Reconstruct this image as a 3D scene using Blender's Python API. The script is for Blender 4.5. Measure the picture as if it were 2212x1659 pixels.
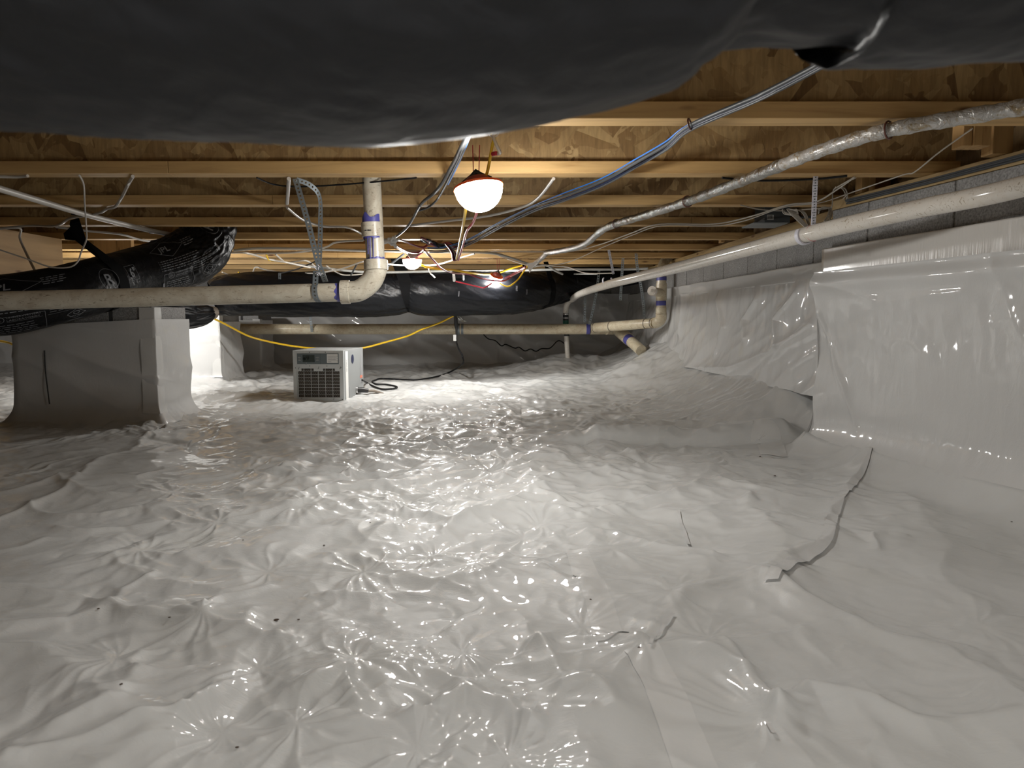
import bpy, bmesh, math, random
import numpy as np
from mathutils import Vector, Matrix

for o in list(bpy.data.objects):
    bpy.data.objects.remove(o)
random.seed(7)
SC = bpy.context.scene
COL = SC.collection
PI = math.pi

# ---------------------------------------------------------------- camera, light, exposure
W_, H_, F_ = 2212.0, 1659.0, 1540.0
CZ = 0.52                      # camera height above the floor film
TH = math.radians(5.2)         # pitch down
cam = bpy.data.cameras.new('camera')
cam.lens = F_ / W_ * 36.0
cam.sensor_width = 36.0
cam.clip_start = 0.02
cam.clip_end = 60
cam.dof.use_dof = True
cam.dof.focus_distance = 2.8
cam.dof.aperture_fstop = 11.0
co = bpy.data.objects.new('camera', cam)
COL.objects.link(co)
co.location = (0, 0, CZ)
co.rotation_euler = (PI / 2 - TH, 0, 0)
SC.camera = co

world = bpy.data.worlds.new('world')
SC.world = world
world.use_nodes = True
world.node_tree.nodes['Background'].inputs[0].default_value = (0.02, 0.02, 0.022, 1)
world.node_tree.nodes['Background'].inputs[1].default_value = 0.3
SC.view_settings.view_transform = 'Standard'
SC.view_settings.look = 'None'
SC.view_settings.exposure = 0.18
SC.view_settings.gamma = 1.0
SC.view_settings.use_curve_mapping = False
SC.cycles.max_bounces = 5
SC.cycles.diffuse_bounces = 4
SC.cycles.glossy_bounces = 3
SC.cycles.use_adaptive_sampling = True
SC.cycles.adaptive_threshold = 0.03
SC.cycles.caustics_reflective = False
SC.cycles.caustics_refractive = False
SC.cycles.sample_clamp_indirect = 4.0

LAMP_L = 390.0                 # radiance of one work lamp globe
# work lamps: (x, y, z above camera, radius, strength factor, tilt)
LAMPS = [(-0.092, 2.0, 0.358, 0.066, 0.40), (-0.665, 4.8, 0.390, 0.062, 0.95), (-0.12, 5.55, 0.330, 0.05, 0.9),
         (0.10, -0.42, 0.430, 0.066, 0.85), (-2.66, 4.775, 0.245, 0.062, 0.85)]

# ---------------------------------------------------------------- pixel helpers
def ray(px, py):
    x = (px - W_ / 2) / F_
    y = -(py - H_ / 2) / F_
    return x, math.cos(TH) + y * math.sin(TH), -math.sin(TH) + y * math.cos(TH)
def D(px, py, d):
    x, y, z = ray(px, py)
    t = d / y
    return (x * t, d, CZ + z * t)
def Z(px, py, h):
    """point of the ray at height h relative to the camera"""
    x, y, z = ray(px, py)
    t = h / z
    return (x * t, y * t, CZ + h)
JB = 0.455                     # joist bottoms above the camera
JD = 0.30                      # joist depth

# ---------------------------------------------------------------- noise
_rng = np.random.RandomState(11)
_PERM = _rng.permutation(512)
_ANG = _rng.rand(512) * 2 * PI
def pn(x, y, seed=0):
    """2-D gradient noise, about -1..1"""
    x = np.asarray(x, float) + seed * 17.31
    y = np.asarray(y, float) + seed * 9.77
    xi = np.floor(x).astype(int); yi = np.floor(y).astype(int)
    xf = x - xi; yf = y - yi
    u = xf * xf * xf * (xf * (xf * 6 - 15) + 10); v = yf * yf * yf * (yf * (yf * 6 - 15) + 10)
    def g(ix, iy, dx, dy):
        a = _ANG[_PERM[(ix + _PERM[iy & 511]) & 511]]
        return np.cos(a) * dx + np.sin(a) * dy
    n00 = g(xi, yi, xf, yf); n10 = g(xi + 1, yi, xf - 1, yf)
    n01 = g(xi, yi + 1, xf, yf - 1); n11 = g(xi + 1, yi + 1, xf - 1, yf - 1)
    return ((n00 * (1 - u) + n10 * u) * (1 - v) + (n01 * (1 - u) + n11 * u) * v) * 1.5
def ridge(x, y, seed):
    n = pn(x, y, seed)
    return 1 - np.sqrt(n * n + 0.0012) * 2.0
_VAL = _rng.rand(512) * 2 - 1
def tn(x, y, seed=0):
    """faceted noise: random heights on a skewed grid, flat triangles between them, sharp creases"""
    x = np.asarray(x, float) + seed * 13.7; y = np.asarray(y, float) + seed * 7.9
    k = (x + y) * 0.3660254; u = x + k; v = y + k
    ui = np.floor(u).astype(int); vi = np.floor(v).astype(int); a = u - ui; b = v - vi
    h = lambda i, j: _VAL[_PERM[(i + _PERM[j & 511]) & 511]]
    h00 = h(ui, vi); h11 = h(ui + 1, vi + 1); h10 = h(ui + 1, vi); h01 = h(ui, vi + 1)
    return np.where(a > b, h00 + (h10 - h00) * a + (h11 - h10) * b, h00 + (h01 - h00) * b + (h11 - h01) * a)
def sst(a, b, x):
    t = np.clip((x - a) / (b - a), 0, 1)
    return t * t * (3 - 2 * t)

# ---------------------------------------------------------------- object helpers
def tag(o, label=None, cat=None, group=None, kind=None):
    if label: o['label'] = label
    if cat: o['category'] = cat
    if group: o['group'] = group
    if kind: o['kind'] = kind
    return o
def empty(name, loc, label, cat, group=None):
    o = bpy.data.objects.new(name, None)
    o.empty_display_size = 0.05
    COL.objects.link(o)
    o.location = loc
    bpy.context.view_layer.update()
    return tag(o, label, cat, group)
def link(name, me, mat, parent=None, smooth=False):
    o = bpy.data.objects.new(name, me)
    if mat and not me.materials: me.materials.append(mat)
    if smooth:
        me.polygons.foreach_set('use_smooth', [True] * len(me.polygons))
    COL.objects.link(o)
    if parent is not None:
        o.parent = parent
        o.matrix_parent_inverse = parent_world(parent).inverted()
    return o
def parent_world(p):
    m = Matrix.Translation(p.location) @ p.rotation_euler.to_matrix().to_4x4()
    if p.parent is not None:
        m = parent_world(p.parent) @ p.matrix_parent_inverse @ m
    return m
class MB:
    """collects verts and faces, builds one mesh object"""
    def __init__(s): s.v = []; s.f = []
    def add(s, vs, fs):
        n = len(s.v); s.v += [tuple(p) for p in vs]; s.f += [tuple(i + n for i in q) for q in fs]; return s
    def box(s, x0, x1, y0, y1, z0, z1, M=None):
        vs = [(x, y, z) for x in (x0, x1) for y in (y0, y1) for z in (z0, z1)]
        if M is not None: vs = [tuple(M @ Vector(p)) for p in vs]
        return s.add(vs, [(0, 1, 3, 2), (4, 6, 7, 5), (0, 4, 5, 1), (2, 3, 7, 6), (0, 2, 6, 4), (1, 5, 7, 3)])
    def tube(s, pts, r, n=10, caps=True, sq=None):
        pts = [Vector(p) for p in pts]
        rs = r if isinstance(r, (list, tuple, np.ndarray)) else [r] * len(pts)
        T = [(pts[min(i + 1, len(pts) - 1)] - pts[max(i - 1, 0)]).normalized() for i in range(len(pts))]
        a = Vector((0, 0, 1)) if abs(T[0].z) < 0.9 else Vector((1, 0, 0))
        N = (a - T[0] * a.dot(T[0])).normalized()
        vs = []
        for i, p in enumerate(pts):
            N = (N - T[i] * N.dot(T[i])).normalized()
            B = T[i].cross(N)
            for k in range(n):
                t = 2 * PI * k / n
                vs.append(p + (N * math.cos(t) + B * math.sin(t)) * rs[i])
        fs = [(i * n + k, i * n + (k + 1) % n, (i + 1) * n + (k + 1) % n, (i + 1) * n + k) for i in range(len(pts) - 1) for k in range(n)]
        if caps:
            fs.append(tuple(range(n))[::-1]); fs.append(tuple((len(pts) - 1) * n + k for k in range(n)))
        return s.add(vs, fs)
    def cyl(s, a, b, r0, r1=None, n=24, caps=True):
        return s.tube([a, b], [r0, r1 if r1 is not None else r0], n, caps)
    def lathe(s, prof, M, n=32):
        """prof: (radius, height) pairs about local z"""
        vs = [tuple(M @ Vector((r * math.cos(2 * PI * k / n), r * math.sin(2 * PI * k / n), h))) for r, h in prof for k in range(n)]
        fs = [(i * n + k, i * n + (k + 1) % n, (i + 1) * n + (k + 1) % n, (i + 1) * n + k) for i in range(len(prof) - 1) for k in range(n)]
        return s.add(vs, fs)
    def build(s, name, mat, parent=None, smooth=False, bevel=0):
        me = bpy.data.meshes.new(name)
        me.from_pydata(s.v, [], s.f); me.update()
        o = link(name, me, mat, parent, smooth)
        if smooth: sharp(me)
        if bevel:
            m = o.modifiers.new('bevel', 'BEVEL'); m.width = bevel; m.segments = 2; m.limit_method = 'ANGLE'
        return o
def sharp(me, ang=45):
    bm = bmesh.new(); bm.from_mesh(me)
    bmesh.ops.recalc_face_normals(bm, faces=bm.faces)
    for e in bm.edges:
        if len(e.link_faces) == 2 and e.calc_face_angle(0) > math.radians(ang): e.smooth = False
    bm.to_mesh(me); bm.free()
def spline(P, k=6):
    P = [Vector(p) for p in P]
    if len(P) < 3: return P
    out = []
    for i in range(len(P) - 1):
        p0 = P[max(i - 1, 0)]; p1 = P[i]; p2 = P[i + 1]; p3 = P[min(i + 2, len(P) - 1)]
        for j in range(k):
            t = j / k
            out.append(0.5 * ((2 * p1) + (p2 - p0) * t + (2 * p0 - 5 * p1 + 4 * p2 - p3) * t * t + (3 * p1 - p0 - 3 * p2 + p3) * t ** 3))
    out.append(P[-1])
    return out
def gridmesh(name, X, Y, Zz, mat, parent=None, flip=False):
    r, c = X.shape
    me = bpy.data.meshes.new(name)
    V = np.stack([X, Y, Zz], -1).reshape(-1, 3).astype(np.float32)
    i = np.arange(r - 1)[:, None] * c + np.arange(c - 1)[None, :]
    q = np.stack([i, i + 1, i + c + 1, i + c], -1).reshape(-1, 4)
    if flip: q = q[:, ::-1]
    me.vertices.add(len(V)); me.vertices.foreach_set('co', V.ravel())
    nf = len(q)
    me.loops.add(nf * 4); me.loops.foreach_set('vertex_index', q.ravel().astype(np.int32))
    me.polygons.add(nf)
    me.polygons.foreach_set('loop_start', np.arange(nf, dtype=np.int32) * 4)
    me.polygons.foreach_set('loop_total', np.full(nf, 4, np.int32))
    me.polygons.foreach_set('use_smooth', np.ones(nf, bool))
    me.update(calc_edges=True)
    return link(name, me, mat, parent)

# ---------------------------------------------------------------- materials
MATS = {}
def mat(name, col, rough=0.5, metal=0.0, coat=0.0, spec=0.5):
    m = bpy.data.materials.new(name); m.use_nodes = True
    b = m.node_tree.nodes['Principled BSDF']
    b.inputs['Base Color'].default_value = (*col, 1)
    b.inputs['Roughness'].default_value = rough
    b.inputs['Metallic'].default_value = metal
    b.inputs['Coat Weight'].default_value = coat
    b.inputs['Coat Roughness'].default_value = 0.08
    b.inputs['Specular IOR Level'].default_value = spec
    MATS[name] = m
    return m
class NT:
    def __init__(s, m): s.t = m.node_tree; s.b = s.t.nodes['Principled BSDF']
    def n(s, ty, **kw):
        n = s.t.nodes.new(ty)
        for k, v in kw.items():
            if k in n.bl_rna.properties: setattr(n, k, v)
            else: n.inputs[k.replace('_', ' ')].default_value = v
        return n
    def l(s, a, b): s.t.links.new(a, b)
    def coords(s, scale=(1, 1, 1), rot=(0, 0, 0)):
        tc = s.n('ShaderNodeTexCoord'); mp = s.n('ShaderNodeMapping')
        mp.inputs['Scale'].default_value = scale; mp.inputs['Rotation'].default_value = rot
        s.l(tc.outputs['Object'], mp.inputs[0]); return mp.outputs[0]
    def noise(s, vec, scale, detail=3, rough=0.55, dist=0):
        n = s.n('ShaderNodeTexNoise', Scale=scale, Detail=detail, Roughness=rough, Distortion=dist)
        s.l(vec, n.inputs['Vector']); return n.outputs['Fac']
    def ramp(s, fac, stops, interp='LINEAR'):
        r = s.n('ShaderNodeValToRGB'); r.color_ramp.interpolation = interp
        e = r.color_ramp.elements
        while len(e) < len(stops): e.new(0.5)
        for i, (p, c) in enumerate(stops):
            e[i].position = p; e[i].color = (*c, 1) if len(c) == 3 else c
        s.l(fac, r.inputs[0]); return r.outputs[0]
    def mix(s, fac, a, b, blend='MIX'):
        m = s.n('ShaderNodeMix'); m.data_type = 'RGBA'; m.blend_type = blend
        for sock, v in ((m.inputs[0], fac), (m.inputs[6], a), (m.inputs[7], b)):
            if isinstance(v, (int, float)): sock.default_value = v
            elif isinstance(v, tuple): sock.default_value = (*v, 1)
            else: s.l(v, sock)
        return m.outputs[2]
    def bump(s, h, strength, dist=0.01):
        b = s.n('ShaderNodeBump'); b.inputs['Strength'].default_value = strength; b.inputs['Distance'].default_value = dist
        s.l(h, b.inputs['Height']); s.l(b.outputs[0], s.b.inputs['Normal']); return b
    def base(s, c): s.l(c, s.b.inputs['Base Color'])
def g3(v): return (v, v, v)

# white polyethylene film
film = mat('white_film', (0.57, 0.575, 0.57), 0.42, 0, 0.62, 0.15)
film.node_tree.nodes['Principled BSDF'].inputs['Coat Roughness'].default_value = 0.022
n = NT(film); v = n.coords()
n.base(n.ramp(n.noise(v, 2.2, 4), [(0.3, (0.545, 0.548, 0.535)), (0.55, (0.60, 0.605, 0.60)), (0.8, (0.575, 0.575, 0.55))]))
n.bump(n.noise(n.coords((1, 2.2, 1), (0, 0, 0.5)), 30, 4, 0.65, 1.6), 0.26, 0.004)
film_wall = mat('white_film_wall', (0.59, 0.59, 0.585), 0.40, 0, 0.7, 0.15)
film_wall.node_tree.nodes['Principled BSDF'].inputs['Coat Roughness'].default_value = 0.065
n = NT(film_wall); v = n.coords((1, 1, 0.45))
n.bump(n.noise(v, 26, 4, 0.65, 1.4), 0.34, 0.004)
film_tape = mat('seam_tape_film', (0.62, 0.62, 0.61), 0.40, 0, 0.4, 0.15)
n = NT(film_tape); v = n.coords(); n.bump(n.noise(v, 60, 3), 0.25, 0.003)
film_band = mat('taped_band', (0.66, 0.64, 0.61), 0.25, 0, 0.7)
n = NT(film_band); v = n.coords((1, 1, 0.04)); n.bump(n.noise(v, 95, 3, 0.6), 0.45, 0.004)
# OSB
def osb(name, dark):
    m = mat(name, (0.4, 0.22, 0.08), 0.62)
    n = NT(m)
    cols = []
    for i, (ang, st) in enumerate(((0.35, 4.2), (1.25, 3.6), (-0.7, 4.6))):
        v = n.coords((9 * 1.0, 9.0, 9.0 / 1), (0, ang, 0))
        mp = n.n('ShaderNodeMapping'); mp.inputs['Scale'].default_value = (2.6, 1.0, 2.6 / st)
        n.l(v, mp.inputs[0])
        nz = n.n('ShaderNodeTexNoise', Scale=1.1, Detail=1)
        n.l(mp.outputs[0], nz.inputs['Vector'])
        ad = n.n('ShaderNodeVectorMath'); ad.operation = 'MULTIPLY_ADD'
        n.l(nz.outputs['Color'], ad.inputs[0]); ad.inputs[1].default_value = (0.5, 0.5, 0.28); n.l(mp.outputs[0], ad.inputs[2])
        vo = n.n('ShaderNodeTexVoronoi', Scale=1.0, Randomness=1.0)
        n.l(ad.outputs[0], vo.inputs['Vector'])
        sepc = n.n('ShaderNodeSeparateColor'); n.l(vo.outputs['Color'], sepc.inputs[0])
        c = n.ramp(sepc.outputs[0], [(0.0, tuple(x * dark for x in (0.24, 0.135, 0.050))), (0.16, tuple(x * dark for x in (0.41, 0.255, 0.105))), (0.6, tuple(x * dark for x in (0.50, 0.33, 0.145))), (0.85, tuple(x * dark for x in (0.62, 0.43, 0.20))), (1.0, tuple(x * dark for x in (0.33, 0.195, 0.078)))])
        cols.append((c, vo, ad))
    v2 = n.coords((5, 5, 5))
    f1 = n.ramp(n.noise(v2, 1.7, 2, 0.6, 0.6), [(0.495, g3(0)), (0.505, g3(1))])
    f2 = n.ramp(n.noise(n.coords((7, 7, 7), (0.4, 1, 0.2)), 1.6, 2, 0.6, 0.6), [(0.515, g3(0)), (0.525, g3(1))])
    c = n.mix(f1, cols[0][0], cols[1][0]); c = n.mix(f2, c, cols[2][0])
    gr = n.ramp(n.noise(n.coords((60, 60, 8), (0, 0.35, 0)), 2, 3, 0.6), [(0.3, g3(0.72)), (0.65, g3(1.0))])
    c = n.mix(1.0, c, gr, 'MULTIPLY')
    n.base(c)
    n.bump(n.mix(f1, cols[0][1].outputs['Color'], cols[1][1].outputs['Color']), 0.35, 0.004)
    return m
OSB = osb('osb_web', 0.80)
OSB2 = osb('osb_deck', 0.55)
def lumber(name, c1, c2, axis=0, sc=1.0):
    m = mat(name, c1, 0.6); n = NT(m)
    s = [26 * sc, 26 * sc, 26 * sc]; s[axis] = 1.6 * sc
    v = n.coords(tuple(s))
    g = n.noise(v, 1.6, 5, 0.6, 0.9)
    c = n.ramp(g, [(0.25, c2), (0.5, c1), (0.78, tuple(min(1, x * 1.18) for x in c1))])
    kn = n.n('ShaderNodeTexVoronoi', Scale=1.0)
    s2 = [14, 14, 14]; s2[axis] = 3.4
    n.l(n.coords(tuple(s2)), kn.inputs['Vector'])
    k = n.ramp(kn.outputs['Distance'], [(0.05, g3(0)), (0.13, g3(1))])
    big = n.ramp(n.noise(n.coords((1.3, 1.3, 1.3)), 1.1, 3), [(0.3, g3(0.75)), (0.7, g3(1.1))])
    c = n.mix(k, (0.14, 0.06, 0.02), c); c = n.mix(1.0, c, big, 'MULTIPLY')
    n.base(c); n.bump(g, 0.25, 0.003)
    return m
WOOD = lumber('joist_lumber', (0.60, 0.385, 0.16), (0.42, 0.245, 0.09))
WOODZ = lumber('block_lumber', (0.52, 0.32, 0.13), (0.36, 0.20, 0.07), 2)
WOODY = lumber('plate_lumber', (0.42, 0.29, 0.13), (0.22, 0.14, 0.06), 1)
PLY = lumber('plywood', (0.44, 0.28, 0.13), (0.33, 0.19, 0.08), 1, 0.4)
# black duct jacket
def poly(name, col, rough, bstr):
    m = mat(name, col, rough, 0, 0.0, 0.22); n = NT(m); v = n.coords()
    n.bump(n.noise(v, 30, 4, 0.6, 1.0), bstr, 0.004)
    st = n.ramp(n.noise(v, 3.4, 5, 0.7, 1.5), [(0.60, col), (0.82, tuple(x + 0.004 for x in col))])
    n.base(st); return m
BLACK = poly('black_duct_jacket', (0.004, 0.0045, 0.006), 0.38, 0.6)
BLACKN = poly('black_duct_jacket_near', (0.011, 0.0115, 0.0135), 0.45, 0.3)  # slightly lighter black for the near duct
STRAP = mat('black_webbing', (0.005, 0.005, 0.0055), 0.85, 0, 0, 0.1)
PRINT = mat('grey_print', (0.20, 0.21, 0.23), 0.7)
PRINTB = mat('grey_print_dimmed', (0.05, 0.05, 0.055), 0.8)  # the grey print, darkened in colour against strong lamp light on the far duct
# pvc
def pvc(name, col, dirt, amt, rough=0.32, sc=(6, 6, 6)):
    m = mat(name, col, rough, 0, 0.15); n = NT(m); v = n.coords(sc)
    a = n.ramp(n.noise(v, 2.4, 6, 0.72, 1.0), [(0.46 - amt * 0.25, g3(0)), (0.78, g3(min(1, 0.3 + amt)))])
    b = n.ramp(n.noise(n.coords((14, 40, 40)), 2.2, 5, 0.75, 1.5), [(0.585, g3(0)), (0.63, g3(0.85))])
    c = n.mix(a, col, dirt); c = n.mix(b, c, tuple(x * 0.62 for x in dirt)); n.base(c); return m
PVC = pvc('cream_pvc', (0.62, 0.585, 0.49), (0.32, 0.25, 0.17), 0.45)
PVCF = pvc('cream_pvc_far', (0.64, 0.585, 0.44), (0.34, 0.22, 0.11), 0.45)
PVCW = pvc('white_pvc', (0.70, 0.665, 0.61), (0.52, 0.42, 0.28), 0.0, 0.16)
PURPLE = mat('purple_primer', (0.085, 0.085, 0.33), 0.4)
PEX = mat('white_pex', (0.50, 0.47, 0.43), 0.4)
PEXG = mat('grey_pex', (0.36, 0.36, 0.34), 0.4)
GALV = mat('galvanized_steel', (0.22, 0.25, 0.27), 0.45, 0.5)
WPLAST = mat('white_hanger_plastic', (0.66, 0.66, 0.74), 0.35)
DOT = mat('dark_dot', (0.03, 0.03, 0.05), 0.6)
CW = mat('white_cable', (0.50, 0.465, 0.41), 0.4)
CG = mat('grey_cable', (0.06, 0.065, 0.07), 0.45, 0, 0, 0.25)
CK = mat('black_cable', (0.012, 0.012, 0.013), 0.5, 0, 0, 0.25)
CB = mat('blue_cable', (0.02, 0.16, 0.55), 0.4)
CN = mat('navy_cable', (0.012, 0.018, 0.045), 0.45, 0, 0, 0.25)
CY = mat('yellow_cable', (0.78, 0.50, 0.02), 0.35)
CR = mat('red_cable', (0.45, 0.03, 0.05), 0.35)
CM = mat('maroon_cable', (0.16, 0.015, 0.03), 0.3)
COR = mat('orange_plastic', (0.85, 0.12, 0.03), 0.35)
HOUS = mat('dull_red_plastic', (0.30, 0.07, 0.06), 0.4)
BLKP = mat('black_plastic', (0.015, 0.015, 0.016), 0.4)
SILV = mat('wrapped_foil', (0.5, 0.5, 0.5), 0.22, 0.9)
n = NT(SILV); v = n.coords((20, 20, 20)); n.bump(n.noise(v, 2.5, 4, 0.6, 1), 0.9, 0.01)
n.base(n.ramp(n.noise(v, 1.2, 5, 0.7), [(0.5, (0.42, 0.42, 0.40)), (0.66, (0.25, 0.18, 0.10))]))
SLEEVE = mat('dirty_white_sleeve', (0.42, 0.41, 0.39), 0.25, 0.25, 0.4)
n = NT(SLEEVE); v = n.coords((26, 26, 26)); n.bump(n.noise(v, 2, 4, 0.6, 1), 0.7, 0.008)
n.base(n.ramp(n.noise(n.coords((9, 9, 9)), 2.6, 6, 0.75, 1), [(0.50, (0.44, 0.43, 0.41)), (0.62, (0.27, 0.20, 0.11))]))
BRONZ = mat('brown_staple', (0.10, 0.03, 0.02), 0.4)
def conc(name, col, sc=1.0):
    m = mat(name, col, 0.9, spec=0.2); n = NT(m); v = n.coords()
    c = n.ramp(n.noise(v, 160 * sc, 2, 0.6), [(0.3, tuple(x * 0.6 for x in col)), (0.55, col), (0.75, tuple(x * 1.25 for x in col))])
    c = n.mix(0.6, c, n.ramp(n.noise(v, 5, 4), [(0.3, g3(0.5)), (0.7, g3(0.9))]), 'MULTIPLY')
    n.base(c); n.bump(n.noise(v, 130 * sc, 3), 0.5, 0.003); return m
BLOCK = conc('grey_block', (0.37, 0.365, 0.36))
MORTAR = conc('mortar', (0.33, 0.32, 0.30))
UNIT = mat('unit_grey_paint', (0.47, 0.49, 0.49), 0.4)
UNITL = mat('unit_grey_dimmed', (0.23, 0.24, 0.24), 0.5)  # unit grey darkened in its colour to offset lamp light on the side
PANEL = mat('slate_panel', (0.11, 0.135, 0.145), 0.5)
LCD = mat('lcd', (0.03, 0.04, 0.035), 0.25)
LCDT = mat('lcd_digit', (0.008, 0.01, 0.009), 0.5)
LABELM = mat('paper_label', (0.66, 0.66, 0.64), 0.5)
INK = mat('ink', (0.03, 0.03, 0.03), 0.7)
GREYT = mat('grey_ink', (0.28, 0.28, 0.29), 0.7)
SALM = mat('salmon_label', (0.55, 0.16, 0.10), 0.6)
GRILLD = mat('grille_dark', (0.02, 0.018, 0.016), 0.8)
FILTER = mat('filter_mesh', (0.20, 0.17, 0.14), 0.5, 0.3)
NAVY = mat('navy_sticker', (0.03, 0.035, 0.07), 0.3)
CHROME = mat('steel_clamp', (0.6, 0.6, 0.6), 0.25, 1.0)
GREEN = mat('green_valve', (0.01, 0.10, 0.06), 0.35)
BOOT = mat('register_boot_paint', (0.075, 0.085, 0.09), 0.5)
DIRT = mat('dirt_crumb', (0.06, 0.035, 0.02), 0.9)
GAP = mat('dark_gap', (0.05, 0.05, 0.05), 0.9)
def emit(name, L):
    m = bpy.data.materials.new(name); m.use_nodes = True; t = m.node_tree; t.nodes.clear()
    e = t.nodes.new('ShaderNodeEmission'); e.inputs[0].default_value = (1.0, 0.98, 0.94, 1); e.inputs[1].default_value = L
    o = t.nodes.new('ShaderNodeOutputMaterial'); t.links.new(e.outputs[0], o.inputs[0]); return m

# ---------------------------------------------------------------- terrain of the floor film
Y_FAR, X_LEFT, Y_BACK = 7.25, -6.6, -2.6
def xw(y):
    """inner face of the right wall"""
    y = np.asarray(y, float)
    return np.where(y < 2.82, 1.714 - 0.17 * y, 1.457 - 0.038 * y)
def seg_tent(x, y, P, A, w, rnd=0.006):
    best = np.full(np.shape(x), 1e9)
    for (x0, y0), (x1, y1) in zip(P[:-1], P[1:]):
        dx, dy = x1 - x0, y1 - y0; L2 = dx * dx + dy * dy + 1e-12
        t = np.clip(((x - x0) * dx + (y - y0) * dy) / L2, 0, 1)
        best = np.minimum(best, np.hypot(x - x0 - t * dx, y - y0 - t * dy))
    return A * np.exp(-(np.sqrt(best ** 2 + rnd ** 2) - rnd) / w)
def fp(*pp): return [Z(a, b, -0.51)[:2] for a, b in pp]
FOLDS = [
    (fp((-60, 1150), (130, 1062), (250, 985), (350, 928)), 0.011, 0.018),
    (fp((-40, 1085), (110, 1045), (300, 1035), (400, 1000)), 0.010, 0.016),
    (fp((-40, 1262), (150, 1285), (330, 1330), (430, 1337)), 0.014, 0.03),
    (fp((-40, 1400), (120, 1420), (260, 1490), (330, 1600)), 0.016, 0.03),
    (fp((1690, 1282), (1800, 1330), (1990, 1400), (2150, 1475), (2260, 1540)), 0.024, 0.05),
    (fp((1452, 1286), (1560, 1268), (1640, 1262), (1740, 1300)), 0.009, 0.02),
    (fp((1643, 1545), (1730, 1505), (1850, 1520), (2000, 1550), (2260, 1560)), 0.022, 0.022),
    (fp((1500, 1440), (1560, 1470), (1615, 1530), (1643, 1545)), 0.016, 0.018),
    (fp((1520, 1410), (1590, 1490), (1643, 1545)), 0.010, 0.012),
    (fp((1660, 1255), (1780, 1165), (1805, 1090), (1868, 1000), (1885, 955)), 0.010, 0.02),
    (fp((900, 1530), (1000, 1475), (1110, 1520), (1180, 1560)), 0.022, 0.022),
    (fp((1180, 1400), (1215, 1382), (1320, 1400), (1390, 1405)), 0.014, 0.018),
    (fp((1230, 1490), (1300, 1490), (1360, 1540)), 0.014, 0.02),
    (fp((850, 1450), (900, 1420), (980, 1440)), 0.012, 0.02),
    (fp((1460, 1275), (1440, 1345), (1380, 1410)), 0.010, 0.015),
    (fp((200, 1560), (290, 1500), (300, 1450)), 0.012, 0.018),
    (fp((700, 1470), (770, 1450), (790, 1530)), 0.016, 0.02),
    (fp((860, 1110), (1000, 1130), (1100, 1100), (1250, 1120)), 0.010, 0.02),
    (fp((600, 1100), (720, 1060), (900, 1040)), 0.012, 0.03),
    (fp((1600, 1080), (1700, 1180), (1730, 1260)), 0.012, 0.05),
    (fp((1950, 1060), (2060, 1180), (2090, 1300)), 0.012, 0.06),
]
_st = [(437, 1337, .11), (579, 1225, .12), (560, 1432, .10), (783, 1235, .13), (931, 1202, .08), (1029, 1224, .10), (765, 1420, .10),
       (1260, 1340, .10), (1452, 1286, .16), (1383, 1409, .10), (1531, 1381, .08), (1643, 1542, .15), (2150, 1475, .12), (2117, 1345, .12),
       (1239, 892, .25), (540, 1010, .25), (400, 960, .2), (850, 1085, .15), (1130, 1150, .12), (1000, 1400, .08), (640, 1560, .1),
       (900, 1600, .1), (300, 1180, .15), (1320, 1180, .15), (1705, 948, .2), (1060, 1010, .2), (930, 960, .2), (250, 1420, .12), (1100, 1620, .10), (480, 1560, .09)]
STARS = []
for i, (a, b, R) in enumerate(_st):
    q = Z(a, b, -0.51); STARS.append((q[0], q[1], R, 7 + i % 6, i * 1.7))
rr = random.Random(5)
for i in range(36):
    yy = rr.uniform(1.6, 6.4); xx = rr.uniform(-0.75, 0.32) * yy
    STARS.append((xx, yy, rr.uniform(0.08, 0.2), rr.randint(6, 11), rr.uniform(0, 6)))
rf_ = random.Random(23)
for i in range(120):
    yy = 0.75 * math.exp(rf_.uniform(0, 1.9)); xx = rf_.uniform(-0.72, 0.62) * yy
    a = rf_.uniform(0, 2 * PI); L_ = rf_.uniform(0.04, 0.16) * (0.7 + yy * 0.35); cv = rf_.uniform(-0.9, 0.9); P_ = [(xx, yy)]
    for k in range(5):
        xx += L_ * 0.5 * math.cos(a); yy += L_ * 0.5 * math.sin(a); a += cv * rf_.uniform(0.2, 1.0); P_.append((xx, yy))
    FOLDS.append((P_, rf_.choice((1, 1, -0.7)) * rf_.uniform(0.004, 0.011), rf_.uniform(0.008, 0.024)))
PIERS = []   # filled below: (x0, x1, y0, y1)
_a = D(45, 915, 3.41)[0]; _b = D(340, 915, 3.41)[0]
PIERS.append((_a, _b, 3.41, 3.76))
_b2 = D(476, 820, 5.55)[0]
PIERS.append((_b2 - 0.62, _b2, 5.55, 5.98))
_b3 = D(562, 790, 6.55)[0]
PIERS.append((_b3 - 0.5, _b3, 6.55, 6.9))

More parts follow.
